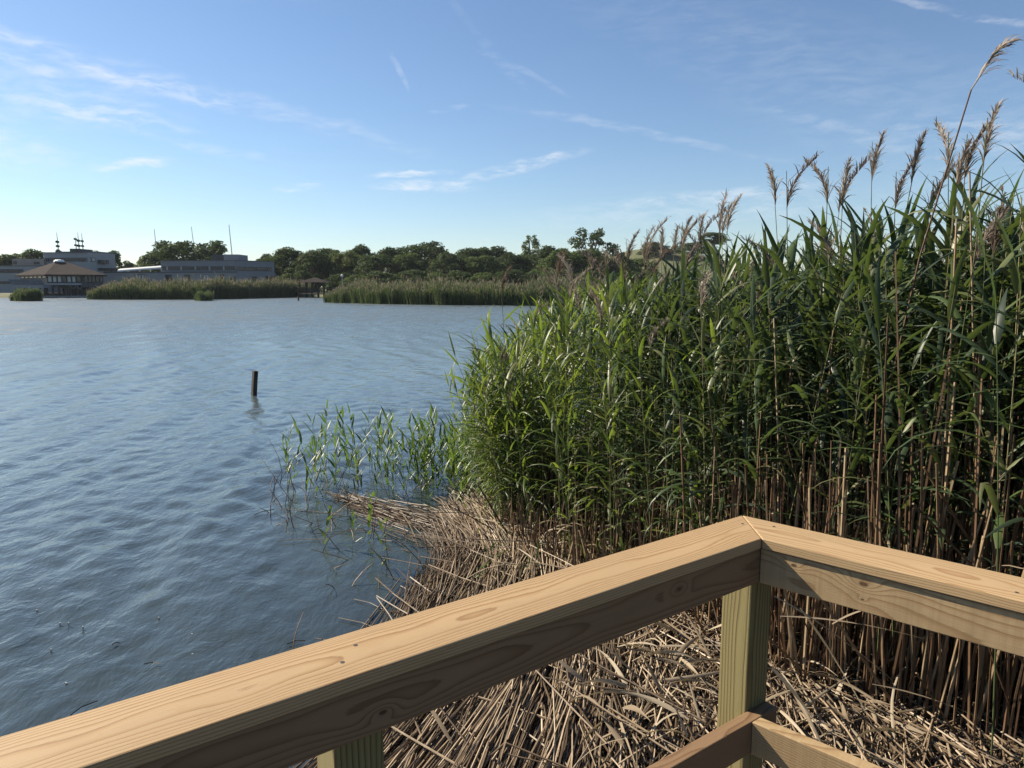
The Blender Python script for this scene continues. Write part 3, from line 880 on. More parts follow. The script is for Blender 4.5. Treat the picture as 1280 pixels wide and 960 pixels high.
def thatch():
    src = []
    for (a, b) in FLOW:
        pa, pb = on_z(*a, .15)[:2], on_z(*b, .15)[:2]; d = pb - pa
        src.append((*(pa + pb) / 2, 2 * math.atan2(d[1], d[0])))
    src = np.array(src)

    def flow(P):
        w = 1 / (((P[:, None, :] - src[None, :, :2]) ** 2).sum(-1) + .03)
        return np.arctan2((w * np.sin(src[:, 2])).sum(1), (w * np.cos(src[:, 2])).sum(1)) / 2
    n = 20000
    P = np.stack([rng.uniform(-1.4, 3.2, n), rng.uniform(2.0, 7.8, n)], 1)
    db, dr = sdf(P, BANK), sdf(P, BED)
    keep = (db > rng.uniform(-.16, .05, n) * np.where(rng.random(n) < .12, 2.2, 1)) & (dr < .30) & (P[:, 0] < P[:, 1] * .9 + .4)
    P = P[keep]
    # floating tongue of stalks reaching out over the water
    t = rng.random(520) ** .8; A, B = on_z(640, 690, 0)[:2], on_z(425, 622, 0)[:2]
    tip = A + (B - A) * t[:, None] * .93; nrm = np.array([-(B - A)[1], (B - A)[0]]) / np.linalg.norm(B - A)
    tip = tip + nrm * (rng.normal(0, 1, 520) * (.34 - .26 * t))[:, None]
    P = np.concatenate([P, tip]); ntip = len(P) - 520
    th = flow(P); protos = []
    for i in range(10):
        r = np.random.default_rng(70 + i); s = np.linspace(-.5, .5, 4)
        pts = np.stack([s, .018 * r.normal() * (s * 2) ** 2 + .0015 * r.normal(0, 1, 4), .008 * r.normal() * (s * 2) ** 2], 1)
        protos.append(tube(pts, np.array([.0047, .0045, .0042, .0036]), 4, True))
    Z = mat_z(P); recs = []
    for i, ((x, y), an, z) in enumerate(zip(P, th, Z)):
        a = x / y; tangle = np.interp(a, [.12, .3], [.14, .75])
        an = an + random.gauss(0, tangle * .75); ln = random.uniform(.45, 1.35) * np.interp(a, [.15, .32], [1, .6])
        pitch = random.gauss(0, .03); up = random.random() ** 1.6 * .10
        if random.random() < .012: an += random.uniform(.6, 1.4); up += .05; ln = random.uniform(.7, 1.2)
        if i >= ntip: an = math.atan2((B - A)[1], (B - A)[0]) + random.gauss(0, .13); z = .005; up = random.random() ** 2 * .06; pitch = random.gauss(0, .03); ln = random.uniform(.4, 1.0)
        recs.append((x, y, z + up - .03, an, pitch, ln, random.randrange(10), random.uniform(.7, 1.25), up + z))
    def mtx(x, y, z, an, pitch, ln, k, w, u):
        return Matrix.Translation((x, y, z)) @ Matrix.Rotation(an, 4, 'Z') @ Matrix.Rotation(-pitch, 4, 'Y') @ Matrix.Rotation(random.random() * 6, 4, 'X') @ Matrix.Diagonal((ln, w, w, 1))
    def show(r):
        a = r[0] / r[1]
        return math.hypot(r[0], r[1]) * .6 - r[5] * .8 - r[8] * 12 + (0 if -.35 < a < .55 and r[1] > 2.9 else 50)
    recs.sort(key=show); meshes = []
    for v, q in protos:
        g = Geo(); g.add(v, q); meshes.append(g.mesh('fallen_stalk', [M['straw']]))
    for r in recs[:290]:
        o = link('fallen_stalk', meshes[r[6]]); o.matrix_world = mtx(*r)
        a_ = r[0] / r[1]; size = 'long' if r[5] > 1.0 else 'short'
        zone = ('beyond the left rail by the water' if r[1] > 4.9 else 'under the left rail at its left post' if a_ < 0 else 'under the middle of the left rail' if a_ < .17 else 'left of the corner post' if a_ < .33 else 'right of the corner post')
        tag(o, f'{size} pale dry stalk lying on the thatch, {zone}', 'dry stalk', f'{size} fallen stalks {zone}')
    g = Geo()
    for r in recs[290:]:
        m = np.array(mtx(*r)); v, q = protos[r[6]]
        wet = float(np.clip(wetness(r[0], r[1]), .25, 1))
        g.add(v @ m[:3, :3].T + m[:3, 3], q, 0, .001 + random.random() ** 1.25 * wet)
    tag(link('reed_thatch', g.mesh('reed_thatch', [M['straw']], False, True)), 'thick mat of fallen dry reed stalks along the water edge', 'thatch', kind='stuff')
    print('thatch', len(recs))


thatch()


def dry_leaves():
    r = np.random.default_rng(11); meshes = []
    for i in range(9):
        g = Geo(); v, q = leaf_arrays((0, 0, 0), 0, R(r.uniform(5, 45)), R(r.uniform(20, 90)), r.uniform(.25, .55), r.uniform(.012, .026), 7, .4, r.normal(0, 1.6), r.normal(0, .5))
        g.add(v, q); meshes.append(g.mesh('dry_reed_leaf', [M['dry_leaf']], True))
    done = 0; tries = 0
    while done < 170 and tries < 9000:
        tries += 1
        u, v = (random.uniform(760, 1120), random.uniform(800, 960)) if random.random() < .72 else (random.uniform(560, 1270), random.uniform(700, 955))
        p = on_z(u, v, .25); P = np.array([p[:2]])
        dr = sdf(P, BED)[0]
        if dr > .35 or sdf(P, BANK)[0] < .05: continue
        z = mat_z(P)[0] + random.uniform(0, .08)
        if dr > 0: z = random.uniform(.12, .35)
        o = link('dry_reed_leaf', random.choice(meshes)); o.location = (p[0], p[1], z)
        o.rotation_euler = (random.gauss(0, .5), random.gauss(0, .25), random.random() * 6.28); k = random.uniform(.7, 1.25); o.scale = (k, k, k)
        a_ = p[0] / p[1]; size = 'large' if k > 1.0 else 'small'
        zone = 'left of the left post line' if a_ < .05 else 'under the left rail' if a_ < .2 else 'close left of the corner post' if a_ < .33 else 'close right of the corner post' if a_ < .45 else 'under the right rail'
        tag(o, f'{size} curled pale dry leaf in the litter {zone}', 'leaf', f'{size} dry leaves {zone}'); done += 1
    # long pale leaves and canes leaning across the gap right of the corner post
    for i, (a, b, w, lab) in enumerate([((968, 745), (1115, 850), .014, 'long pale cane sloping down from under the right rail'),
                                        ((1000, 760), (1090, 905), .022, 'long bleached leaf hanging below the right rail beside corner post'),
                                        ((975, 770), (1160, 800), .012, 'thin pale cane crossing the stubble almost level'),
                                        ((965, 835), (1040, 935), .034, 'broad curled bleached leaf lying right of the corner post'),
                                        ((1040, 780), (1110, 760), .014, 'short pale bent cane under the knot of the right rail'),
                                        ((1090, 855), (1240, 905), .010, 'long greenish stem lying low across the stubble at right')]):
        pa, pb = at_y(*a, 3.15), at_y(*b, 3.05); mid = (pa + pb) / 2 + [0, 0, .05]
        s = np.linspace(0, 1, 8)[:, None]; pts = pa * (1 - s) ** 2 + 2 * mid * s * (1 - s) + pb * s ** 2
        d = pb - pa; side = np.cross(d / np.linalg.norm(d), [0, -.6, .8]); side /= np.linalg.norm(side)
        tw = np.linspace(0, 1.4, 8); up = np.cross(side, d / np.linalg.norm(d))
        sd = side[None] * np.cos(tw)[:, None] + up[None] * np.sin(tw)[:, None]
        g = Geo(); g.add(*ribbon(pts, sd, w * np.sin(np.linspace(.35, 2.95, 8)), .4))
        tag(link('bleached_leaf', g.mesh('bleached_leaf', [M['dry_leaf']], True)), lab, 'leaf')


dry_leaves()

# ------------------------------------------------------------------ young reeds in the water, litter, the stake


def young_reeds():
    protos = [reed_parts(300 + i, 1.0, .22, 6 + i % 3, False, 0, True, 1.0, .10) for i in range(7)]
    spots = []
    bands = [(345, 395, 590, 625, 9), (395, 470, 575, 622, 26), (470, 530, 580, 622, 26), (520, 600, 575, 630, 64), (560, 625, 590, 645, 60)]
    for (u0, u1, v0, v1, n) in bands:
        zone = {345: 'at the outer left end of the young reeds', 395: 'in the left cluster of young reeds', 470: 'in the middle cluster before the gap',
                520: 'in the dense right cluster of young reeds', 560: 'crowded against the tip of the reed bed'}[u0]
        for _ in range(n): spots.append((random.uniform(u0, u1), random.uniform(v0, v1), random.uniform(.5, .98), zone))
    for i, (u, v, s, zone) in enumerate(spots):
        p = on_z(u, v, 0); la = random.choice([math.pi, .3]) + random.gauss(0, .6)
        reed_thing(None, reed_matrix(p[0], p[1], -.12, random.random() * 6.28, la, R(abs(random.gauss(0, 7))), s * 1.08),
                   f'thin young reed standing in shallow water {zone}', f'young reeds {zone}', 'young_reed', protos[i % 7], ('y', i % 7))
    singles = [(405, 683, .46, 'small bright green sprout alone in the water left of the floating stalks'),
               (460, 672, .52, 'bright green sprout just below the floating tongue of stalks'),
               (476, 712, .5, 'pale green sprout nearest the thatch in open water'), (440, 690, .42, 'thin reddish sprout in the water between two green sprouts')]
    for i, (u, v, s, lab) in enumerate(singles):
        p = on_z(u, v, 0)
        pr = reed_parts(340 + i, 1.0, .12, 7, False, 0, True, 2.0, .1)
        reed_thing(None, reed_matrix(p[0], p[1], -.03, i * 1.3, 0, R(6), s), lab, None, 'young_reed', pr, ('yy', i))
    for i in range(10):
        u, v = random.uniform(575, 690), random.uniform(668, 735); p = on_z(u, v, .12)
        reed_thing(None, reed_matrix(p[0], p[1], .06, random.random() * 6, 0, R(random.uniform(5, 30)), random.uniform(.28, .5)), 'short green shoot growing through the thatch at the shore by the reeds',
                   'green shoots in the thatch', 'young_reed', protos[i % 7], ('y', i % 7))
    # dead stems poking out of the water
    me = []
    for i in range(4):
        t = np.linspace(0, 1, 4); r = np.random.default_rng(i)
        g = Geo(); g.add(*tube(np.stack([.15 * r.normal() * t ** 2, .15 * r.normal() * t ** 2, t], 1), [.0045, .004, .0035, .002], 4, True)); me.append(g.mesh('dead_stem', [M['stub']]))
    for i in range(90):
        u, v = (random.uniform(335, 470), random.uniform(600, 665)) if i < 60 else (random.uniform(400, 560), random.uniform(610, 740))
        p = on_z(u, v, 0); o = link('dead_stem', me[i % 4]); o.location = (p[0], p[1], -.03)
        o.rotation_euler = (random.gauss(0, .5), random.gauss(0, .5), random.random() * 6); h = random.uniform(.12, .5); o.scale = (1, 1, h)
        tag(o, 'dead brown stem poking from the water among the young reeds', 'dead stem', 'dead stems in the shallow water')
    p = on_z(366, 812, 0); o = link('dead_stem', me[1]); o.location = (p[0], p[1], -.03); o.scale = (.9, .9, .24)
    tag(o, 'lone thin pale stem standing in open water just beyond the left rail', 'dead stem')
    # bits of straw afloat
    fl = Geo(); fl.add(*tube([(-.5, 0, 0), (0, .02, .004), (.5, 0, 0)], .004, 4, True)); fm = fl.mesh('floating_straw', [M['straw']])
    for (u, v, ln, an) in [(105, 885, .16, 1.1), (370, 803, .12, .4), (190, 830, .10, 0), (390, 640, .7, -.25), (330, 640, .25, .9), (430, 665, .6, .2), (570, 665, .9, -.35),
                           (395, 660, .22, 1.3), (500, 640, .35, .5), (460, 755, .3, -.6), (145, 805, .05, .7), (520, 745, .5, -.9), (450, 780, .4, -.5), (380, 675, .45, .1)]:
        p = on_z(u, v, .012); o = link('floating_straw', fm); o.location = p; o.rotation_euler = (0, 0, an); o.scale = (ln, .9, .9)
        tag(o, 'short bit of dry straw floating on the water', 'straw', 'bits of straw afloat on the lake')
    fb = Geo()
    for _ in range(22):
        u, v = random.uniform(10, 400), random.uniform(720, 900)
        if v > 905 - u * .33: continue
        p = on_z(u, v, .006); s = random.uniform(.002, .005)
        fb.box(p[0] - s, p[0] + s, p[1] - s * .7, p[1] + s * .7, p[2] - .02, p[2] + .004)
    tag(link('floating_specks', fb.mesh('floating_specks', [M['foam']])), 'pale specks of seed fluff on the near water', 'specks', kind='stuff')


young_reeds()


def stake(name, u, vtop, vbot, wpx, lean, label, cat, mat):
    p = on_z(u, vbot, 0); y = p[1]; top = at_y(u, vtop, y); w = wpx / FPX * y
    g = Geo(); hgt = top[2] + .6
    n = 5
    pts = np.stack([np.zeros(n), np.zeros(n), np.linspace(-.6, top[2], n)], 1); pts[:, 0] += lean * pts[:, 2]; pts[:, :2] += rng.normal(0, .003, (n, 2))
    g.add(*tube(pts, w * .54, 4, True)); o = link(name, g.mesh(name, [mat])); o.location = (p[0], p[1], 0)
    return tag(o, label, cat)


stake('wooden_stake', 317.5, 463.5, 494, 7.0, .10, 'weathered dark wooden stake leaning slightly in the open water', 'stake', M['dark_wood'])
stake('mooring_stub', 373, 371, 376, 2.2, 0, 'small dark stub in the water off the end of the left reed bank', 'stub', M['dark_wood'])

# ------------------------------------------------------------------ reed banks across the water


def reed_bank(name, front, depth, height, n, label, hvar=.16, taper=(6, 6), plumes=.55):
    front = np.array(front, float); seg = np.linalg.norm(np.diff(front, axis=0), axis=1); L = np.concatenate([[0], np.cumsum(seg)])
    s = rng.random(n) * L[-1]; t = rng.random(n) ** 1.25
    X = np.interp(s, L, front[:, 0]); Y = np.interp(s, L, front[:, 1])
    edge = np.minimum(1, np.minimum(.45 + s / taper[0], .45 + (L[-1] - s) / taper[1]))
    wav = .5 * np.sin(s * .9 + 2 * np.sin(s * .31)) + .3 * np.sin(s * 2.3)
    Y = Y + t * depth * edge + wav * .5; X = X + rng.normal(0, .2, n)
    ex = np.clip(edge, 0, 1)
    H = height * ex * (.72 + .28 * np.clip(t * 3, 0, 1)) * rng.normal(1, hvar, n) * (1 + .06 * np.sin(s * .35) + .06 * np.sin(s * .83 + 1) + .05 * np.sin(s * 1.9 + 2))
    g = Geo(); az = rng.random(n) * 3.1416; cs, sn = np.cos(az), np.sin(az); lx = rng.normal(0, .14, n) * H
    Z0 = np.full(n, -.2)
    def quad(w0, w1, za, zb, xa, xb, mat, k, tint):
        m = len(k)
        v = np.stack([np.stack([X[k] + xa - cs[k] * w0, Y[k] - sn[k] * w0, za], 1), np.stack([X[k] + xa + cs[k] * w0, Y[k] + sn[k] * w0, za], 1),
                      np.stack([X[k] + xb + cs[k] * w1, Y[k] + sn[k] * w1, zb], 1), np.stack([X[k] + xb - cs[k] * w1, Y[k] - sn[k] * w1, zb], 1)], 1).reshape(-1, 3)
        g.v.append(v); g.q.append(np.arange(4 * m).reshape(-1, 4) + g.n); g.m.append(np.full(m, mat, np.int32)); g.t.append(np.repeat(tint, 4).astype(np.float32)); g.n += 4 * m
    allk = np.arange(n); tint = rng.random(n)
    quad(.03, .025, Z0, H * .95, 0, lx, 0, allk, tint)
    for j in range(4):
        f = .3 + .15 * j; sg = rng.choice([-1, 1], n) * rng.uniform(.15, .42, n)
        quad(.035, .006, H * f, H * (f + .12) + rng.normal(0, .06, n), lx * f, lx * f + sg, 0, allk, (tint + .2) % 1)
    k = np.where(rng.random(n) < plumes)[0]
    quad(.055, .015, H[k] * .93, H[k] * 1.03, lx[k] * .9, lx[k] * 1.05, 1, k, rng.random(len(k)))
    tag(link(name, g.mesh(name, [M['far_reed'], M['far_plume']], False, True)), label, 'reeds', kind='stuff')


def W(u, v, y): return at_y(u, v, y)


reed_bank('reed_bank', [tuple(on_z(u, v, 0)[:2]) for u, v in ((107, 374.4), (150, 374.6), (250, 374.4), (330, 372.6), (382, 371.3))], 9, 3.1, 11000,
          'long low bank of green reeds before the pale buildings', taper=(9, 5))
reed_bank('reed_bank', [tuple(on_z(u, v, 0)[:2]) for u, v in ((406, 378.2), (470, 380), (560, 381.5), (650, 382), (720, 383), (860, 385))], 10, 2.65, 14000,
          'long bank of green reeds with buff plumes before the dark trees', taper=(12, 8), plumes=.42)
reed_bank('reed_clump', [tuple(on_z(u, v, 0)[:2]) for u, v in ((13, 376.2), (30, 376.6), (46, 376))], 2.0, 1.7, 1500, 'small rounded clump of reeds alone in the water before the pavilion', taper=(2.2, 2.2), plumes=.05)
reed_bank('reed_clump', [tuple(on_z(u, v, 0)[:2]) for u, v in ((244, 375.8), (252, 376.2), (262, 375.6))], 1.0, 1.4, 500, 'little tuft of reeds in the water before the long left reed bank', taper=(1.5, 1.5), plumes=.05)

# ------------------------------------------------------------------ trees


def crown_arrays(seed, style):
    """crown and trunk of a tree about 10 m high: leaf clumps spread over limbs"""
    r = np.random.default_rng(seed); blobs = []; limbs = []
    if style == 'round': nb, spread, z0, z1, br = 40, 3.9, 1.4, 8.9, 1.15
    elif style == 'dome': nb, spread, z0, z1, br = 75, 6.0, 1.6, 8.0, 1.05
    elif style == 'airy': nb, spread, z0, z1, br = 24, 2.5, 3.2, 9.2, .7
    elif style == 'spread': nb, spread, z0, z1, br = 34, 4.6, 3.6, 9.0, .75
    else: nb, spread, z0, z1, br = 26, 3.8, .4, 5.6, 1.1          # shrub
    for i in range(nb):
        f = (i + r.random()) / nb; z = z0 + (z1 - z0) * f
        if style == 'dome': rad = spread * math.sqrt(max(.02, 1 - ((z - z0) / (z1 - z0 + 1.2)) ** 2))
        elif style == 'shrub': rad = spread * math.sqrt(max(.05, 1 - f ** 2))
        else: rad = spread * (math.sin(math.pi * (.18 + .74 * f)) ** .8)
        a = i * 2.399 + r.normal(0, .4); q = rad * math.sqrt(r.uniform(.15, 1)); rb = br * r.uniform(.6, 1.25)
        c = np.array([q * math.cos(a), q * math.sin(a), z]); blobs.append((c, rb))
        s = np.array([0, 0, max(.4, z * .42)]); limbs.append((s, (s + c) / 2 + [0, 0, .3], c))
    V, T = [], []
    for c, rb in blobs:
        n = int(230 * rb ** 2 * (.8 if style in ('airy', 'spread') else 1.0))
        d = r.normal(0, 1, (n, 3)); d /= np.linalg.norm(d, axis=1)[:, None]; d[:, 2] = np.where(d[:, 2] < -.55, -d[:, 2], d[:, 2])
        p = c + d * (rb * r.uniform(.45, 1.3, n) ** .8)[:, None] * [1, 1, .82]
        nr = d + r.normal(0, .8, (n, 3)) + [0, 0, .2]; nr /= np.linalg.norm(nr, axis=1)[:, None]
        t = np.cross(nr, r.normal(0, 1, (n, 3))); t /= np.linalg.norm(t, axis=1)[:, None] + 1e-9; b = np.cross(nr, t)
        s = r.uniform(.10, .24, n)[:, None]
        quad = np.stack([p - t * s, p - b * s * .7, p + t * s, p + b * s * .7], 1)
        V.append(quad.reshape(-1, 3)); T.append(np.repeat(np.clip(r.random() * .5 + r.normal(.25, .15, n), 0, .95), 4))
    V = np.concatenate(V); g = Geo(); g.v = [V]; g.q = [np.arange(len(V)).reshape(-1, 4)]; g.m = [np.zeros(len(V) // 4, np.int32)]; g.t = [np.concatenate(T).astype(np.float32)]
    k = Geo(); top = blobs[-1][0]
    k.add(*tube([(0, 0, -.5), (.05, 0, z0 * .6), (.1, .05, (z0 + z1) / 2), top * [.6, .6, .95]], [.30, .24, .15, .05], 6))
    for (s, m, e) in limbs: k.add(*tube([s, m, e], [.10, .06, .025], 4))
    zt = V[:, 2].max(); wx = np.percentile(V[:, 0], 99) - np.percentile(V[:, 0], 1)
    return g, k, zt, wx


TREE = {}
for i, (st, mk) in enumerate([('round', 'crown'), ('round', 'crown'), ('round', 'crown'), ('round', 'crown_light'), ('dome', 'crown'), ('airy', 'crown_light'), ('spread', 'crown'), ('shrub', 'crown'), ('shrub', 'crown_light'), ('round', 'crown')]):
    g, k, zt, wx = crown_arrays(500 + i, st)
    TREE[i] = (g.mesh('crown', [M[mk]], False, True), k.mesh('trunk', [M['bark']], True), zt, wx)

FARG = 'dark rounded trees in the far treeline'
FAR = 'dark rounded broadleaf tree in the solid treeline behind the right reed bank'
SHG = 'low shrubs at the foot of the far treeline'
SH = 'low dark shrub at the foot of the far treeline behind the reed banks'
TREES = [  # kind, u, v of the top, width in px, distance, label, group
    (0, 8, 317, 46, 215, 'low dark tree at the far left behind the pale office wing', None),
    (9, 40, 310.5, 36, 210, 'tree with a bumpy top just left of the three storey block', None),
    (1, 22, 315, 34, 225, 'greyer tree between the two at the far left skyline', None),
    (2, 122, 312.5, 26, 215, 'dark tree top peeping over the right end of the three storey block', None),
    (0, 140, 312, 20, 212, 'dark tree right of the three storey block next to the sky gap', None),
    (7, 163, 325, 22, 230, 'small pale distant bush left of the first flagpole', None),
    (8, 180, 320, 30, 215, 'bushy tree behind the barrel roofed canopy', None),
    (4, 238, 299, 96, 205, 'great dome shaped tree behind the long low building, widest crown at left', None),
    (1, 268, 317, 40, 218, 'tree on the right flank of the great dome shaped tree', None),
    (0, 206, 314, 32, 218, 'tree on the left flank of the great dome shaped tree', None),
    (8, 325, 322.5, 40, 230, 'low light tree just past the right end of the long building', None),
    (2, 358, 308, 52, 195, 'large dark tree beside the right end of the long building', None),
    (9, 391, 312, 46, 186, 'dark pointed tree right behind the gazebo roof', None),
    (0, 412, 309, 40, 196, 'broad tree above the footbridge right of the gazebo', None),
    (1, 336, 316, 34, 205, FAR, FARG), (3, 430, 313, 44, 190, FAR, FARG), (2, 450, 304, 42, 200, 'tree with a small raised tip above the start of the right reed bank', None),
    (9, 470, 317, 52, 184, FAR, FARG), (0, 490, 308, 44, 200, FAR, FARG), (3, 510, 315, 40, 190, FAR, FARG),
    (1, 532, 300.5, 62, 198, 'highest and broadest dark tree at the middle of the far treeline', None),
    (2, 560, 314, 46, 186, FAR, FARG), (0, 585, 309, 46, 200, FAR, FARG), (3, 600, 318, 50, 188, 'yellowish green tree among the dark far treeline', None),
    (9, 614, 306.5, 48, 203, FAR, FARG), (1, 640, 314, 46, 195, FAR, FARG), (0, 664, 317, 40, 205, FAR, FARG), (2, 685, 310, 40, 210, FAR, FARG),
    (5, 663, 293, 26, 215, 'slim sparse pale tree standing clear above the far treeline', None),
    (3, 703, 311, 56, 180, 'olive green rounded tree at the right end of the treeline', None),
    (2, 734, 310, 66, 186, 'wide dark green tree beneath the tall open crowned tree', None),
    (6, 738, 284.5, 66, 200, 'tall open crowned tree showing sky between its limbs', None),
    (0, 690, 306, 40, 200, FAR, FARG),
    (7, 772, 318, 50, 200, 'bushes on the lower slope of the grassy hill', None), (8, 800, 322, 60, 210, 'olive scrub on the hillside behind the plumes', None),
    (7, 818, 302, 34, 300, 'dark bushy tree on top of the grassy hill', None), (7, 866, 302, 40, 300, 'dark tree on the hill half hidden by the reed plumes', None),
    (9, 893, 290, 30, 290, 'dark tree behind the shoulder of the near reed bed', None),
    (8, 362, 341, 34, 172, SH, SHG), (7, 380, 337, 30, 176, SH, SHG), (7, 425, 340, 34, 172, SH, SHG), (8, 448, 343, 44, 165, SH, SHG), (7, 480, 338, 44, 172, SH, SHG),
    (7, 515, 336, 44, 172, SH, SHG), (8, 545, 340, 44, 170, SH, SHG), (7, 575, 337, 40, 170, SH, SHG), (8, 605, 340, 44, 168, SH, SHG), (7, 635, 336, 44, 170, SH, SHG),
    (7, 665, 338, 40, 170, SH, SHG), (8, 700, 336, 50, 168, SH, SHG), (7, 740, 338, 50, 170, SH, SHG), (7, 780, 338, 50, 170, SH, SHG), (8, 340, 345, 26, 182, SH, SHG)]
for i, (k, u, v, wpx, y, lab, grp) in enumerate(TREES):
    cm, tm, zt, wx = TREE[k]; p = at_y(u, v, y); z0 = .8 if y < 250 else p[2] - 5.5
    h = p[2] - z0; sx = wpx / FPX * y / wx * 1.12
    shrub = k in (7, 8)
    o = empty('shrub' if shrub and wpx < 52 and y < 185 else 'tree', (p[0], y, z0), lab, 'shrub' if shrub and y < 185 else 'tree', grp, i * 1.7)
    o.scale = (sx, sx, h / zt)
    link('trunk', tm, o); link('crown', cm, o)

# ------------------------------------------------------------------ buildings across the lake


def plan(u, y): return ((u - 640) / FPX * y / CP * (1.0) * 1.0, y)


def zat(u, v, y): return at_y(u, v, y)[2]


def px(u, y):                  # x of pixel column u at distance y, near the horizon row
    return at_y(u, 345, y)[0]


def part(name, parent, mat, fn):
    g = Geo(); fn(g); return link(name, g.mesh(name, [mat] if not isinstance(mat, list) else mat), parent)


def window_row(parent, p0, p1, z0, z1, n, gap=.18, proud=.04, mats=('glass',), frame='dark_trim', every=None):
    """n separate windows along the facade edge p0 -> p1 (plan), glass set in a frame that stands slightly proud"""
    p0 = np.array(p0, float); p1 = np.array(p1, float); d = p1 - p0; L = np.linalg.norm(d); e = d / L; nrm = np.array([e[1], -e[0]])
    st = L / n; w = st * (1 - gap); meshes = {}
    for i in range(n):
        mk = mats[(i if every is None else every[i % len(every)]) % len(mats)]
        if mk not in meshes:
            f = Geo(); t = min(.12, w * .12)
            f.box(0, t, 0, proud + .03, 0, z1 - z0); f.box(w - t, w, 0, proud + .03, 0, z1 - z0); f.box(t, w - t, 0, proud + .03, 0, t); f.box(t, w - t, 0, proud + .03, z1 - z0 - t, z1 - z0)
            g = Geo(); g.box(t, w - t, 0, proud, t, z1 - z0 - t)
            meshes[mk] = (f.mesh('window', [M[frame]]), g.mesh('pane', [M[mk]]))
        q = p0 + e * (st * i + st * gap / 2)
        # local y points outward
        mt = Matrix(((e[0], nrm[0], 0, q[0]), (e[1], nrm[1], 0, q[1]), (0, 0, 1, z0), (0, 0, 0, 1)))
        o = link('window', meshes[mk][0], parent); o.matrix_local = mt
        link('pane', meshes[mk][1], o)


def build_three_storey():
    y0, y1 = 176, 183
    A, B, C = (px(56.5, y0), y0), (px(112, y0 - 1), y0 - 1), (px(145.5, y1), y1)
    zt, zm = zat(80, 316.5, y0), zat(80, 336, y0); zr = zat(145, 320.5, y1)
    root = empty('office_block', (A[0], A[1], 0), 'pale three storey flat roofed block with antennas behind the pavilion', 'building')
    root.location = (0, 0, 0)
    D = (C[0] * 1.078 - .6, C[1] + 14); E = (A[0] + 2, A[1] + 16); mid = (B[0] - 2, B[1] + 15)
    part('wall', root, M['white_wall'], lambda g: g.prism([A, B, mid, E], .5, zt))
    part('wall', root, M['white_wall'], lambda g: g.prism([B, C, D, mid], .5, zr + .6))
    part('roof', root, M['roof_tar'], lambda g: (g.prism([(A[0] - .15, A[1] - .15), (B[0], B[1] - .2), mid, E], zt, zt + .22), g.box(px(64, y0), px(116, y0), y0 + 3, y0 + 12, zt + .22, zt + .55)))
    part('penthouse', root, M['dark_trim'], lambda g: g.box(px(96, y0 + 4), px(107, y0 + 4), y0 + 2, y0 + 8, zt + .5, zt + 1.2))
    za, zb = zat(80, 327, y0), zat(80, 322.3, y0)
    window_row(root, (px(58, y0) , y0 - .05), (px(110, y0 - 1), y0 - 1.05), za, zb, 18, .25)
    window_row(root, (px(111, y0 - 1), y0 - 1.05), (px(121, y0 + .8), y0 + .75), za, zb, 2, .12, mats=('pale_glass',))
    window_row(root, (px(123.5, y0 + 1.2), y0 + 1.3), (px(135.5, y0 + 3.8), y0 + 4.5), zat(130, 330, y0 + 2), zat(130, 324.8, y0 + 2), 4, .08)
    window_row(root, (px(123, y0 + 1.2), y0 + 1.3), (px(145, y0 + 6), y0 + 6.6), zat(130, 338.5, y0 + 3), zat(130, 335, y0 + 3), 7, .06)
    # antennas on the roof
    for i, (u, vt, vb, lab) in enumerate([(73.3, 290.5, 315, 'leftmost roof antenna mast with two drum dishes, standing alone'), (95.8, 296, 314, 'shortest roof antenna of the close trio'),
                                          (99.4, 290.5, 314, 'tallest middle roof antenna of the close trio'), (104.2, 291.5, 314, 'right roof antenna of the close trio with stacked drums')]):
        y = y0 + 5; b, t = at_y(u, vb + 1.5, y), at_y(u - .4, vt, y)
        r_ = empty('antenna', (b[0], y, zt + .5), lab, 'antenna')
        H = t[2] - zt - .5
        part('mast', r_, M['mast_metal'], lambda g: g.add(*tube([(0, 0, 0), (-.03, 0, H * .5), (-.06, 0, H)], [.12, .10, .05], 6)))
        for f in ((.32, .58) if i != 1 else (.45, .85)) if i else (.08, .30, .52):
            part('drum_dish', r_, M['dark_trim'], lambda g: g.add(*tube([(0, -.5, H * f), (.0, .25, H * f)], [.30 if i in (0, 2) else .24] * 2, 8)))
        part('base', r_, M['dark_trim'], lambda g: g.box(-.5, .5, -.5, .5, -.05, .35))


def build_left_wing():
    y = 170; x0, x1 = px(-60, y), px(58, y)
    root = empty('office_wing', (0, 0, 0), 'long pale two storey office wing with strip windows at the left edge', 'building')
    zt = zat(0, 333, y)
    part('wall', root, M['white_wall'], lambda g: g.box(x0, x1, y, y + 14, .3, zt))
    part('roof', root, M['roof_tar'], lambda g: g.box(x0 - .2, x1 + .1, y - .12, y + 14, zt, zt + .22))
    part('upper_storey', root, M['tan_wall'], lambda g: g.box(px(17, y + 5), px(56.5, y + 5), y + 5, y + 12, zt + .22, zat(30, 323.5, y + 5)))
    window_row(root, (px(44, y + 5), y + 4.97), (px(51, y + 5), y + 4.97), zat(30, 330.3, y + 5), zat(30, 327.3, y + 5), 2, .05)
    window_row(root, (px(18, y + 5), y + 4.97), (px(22.5, y + 5), y + 4.97), zat(30, 330.3, y + 5), zat(30, 326.3, y + 5), 1, .05)
    window_row(root, (px(-58, y), y - .03), (px(30, y), y - .03), zat(0, 341, y), zat(0, 336.5, y), 34, .12)
    window_row(root, (px(-58, y), y - .03), (px(20, y), y - .03), zat(0, 355, y), zat(0, 351.5, y), 26, .05)
    part('plinth', root, M['dark_trim'], lambda g: g.box(x0, x1 + .05, y - .1, y + .5, -.4, .8))


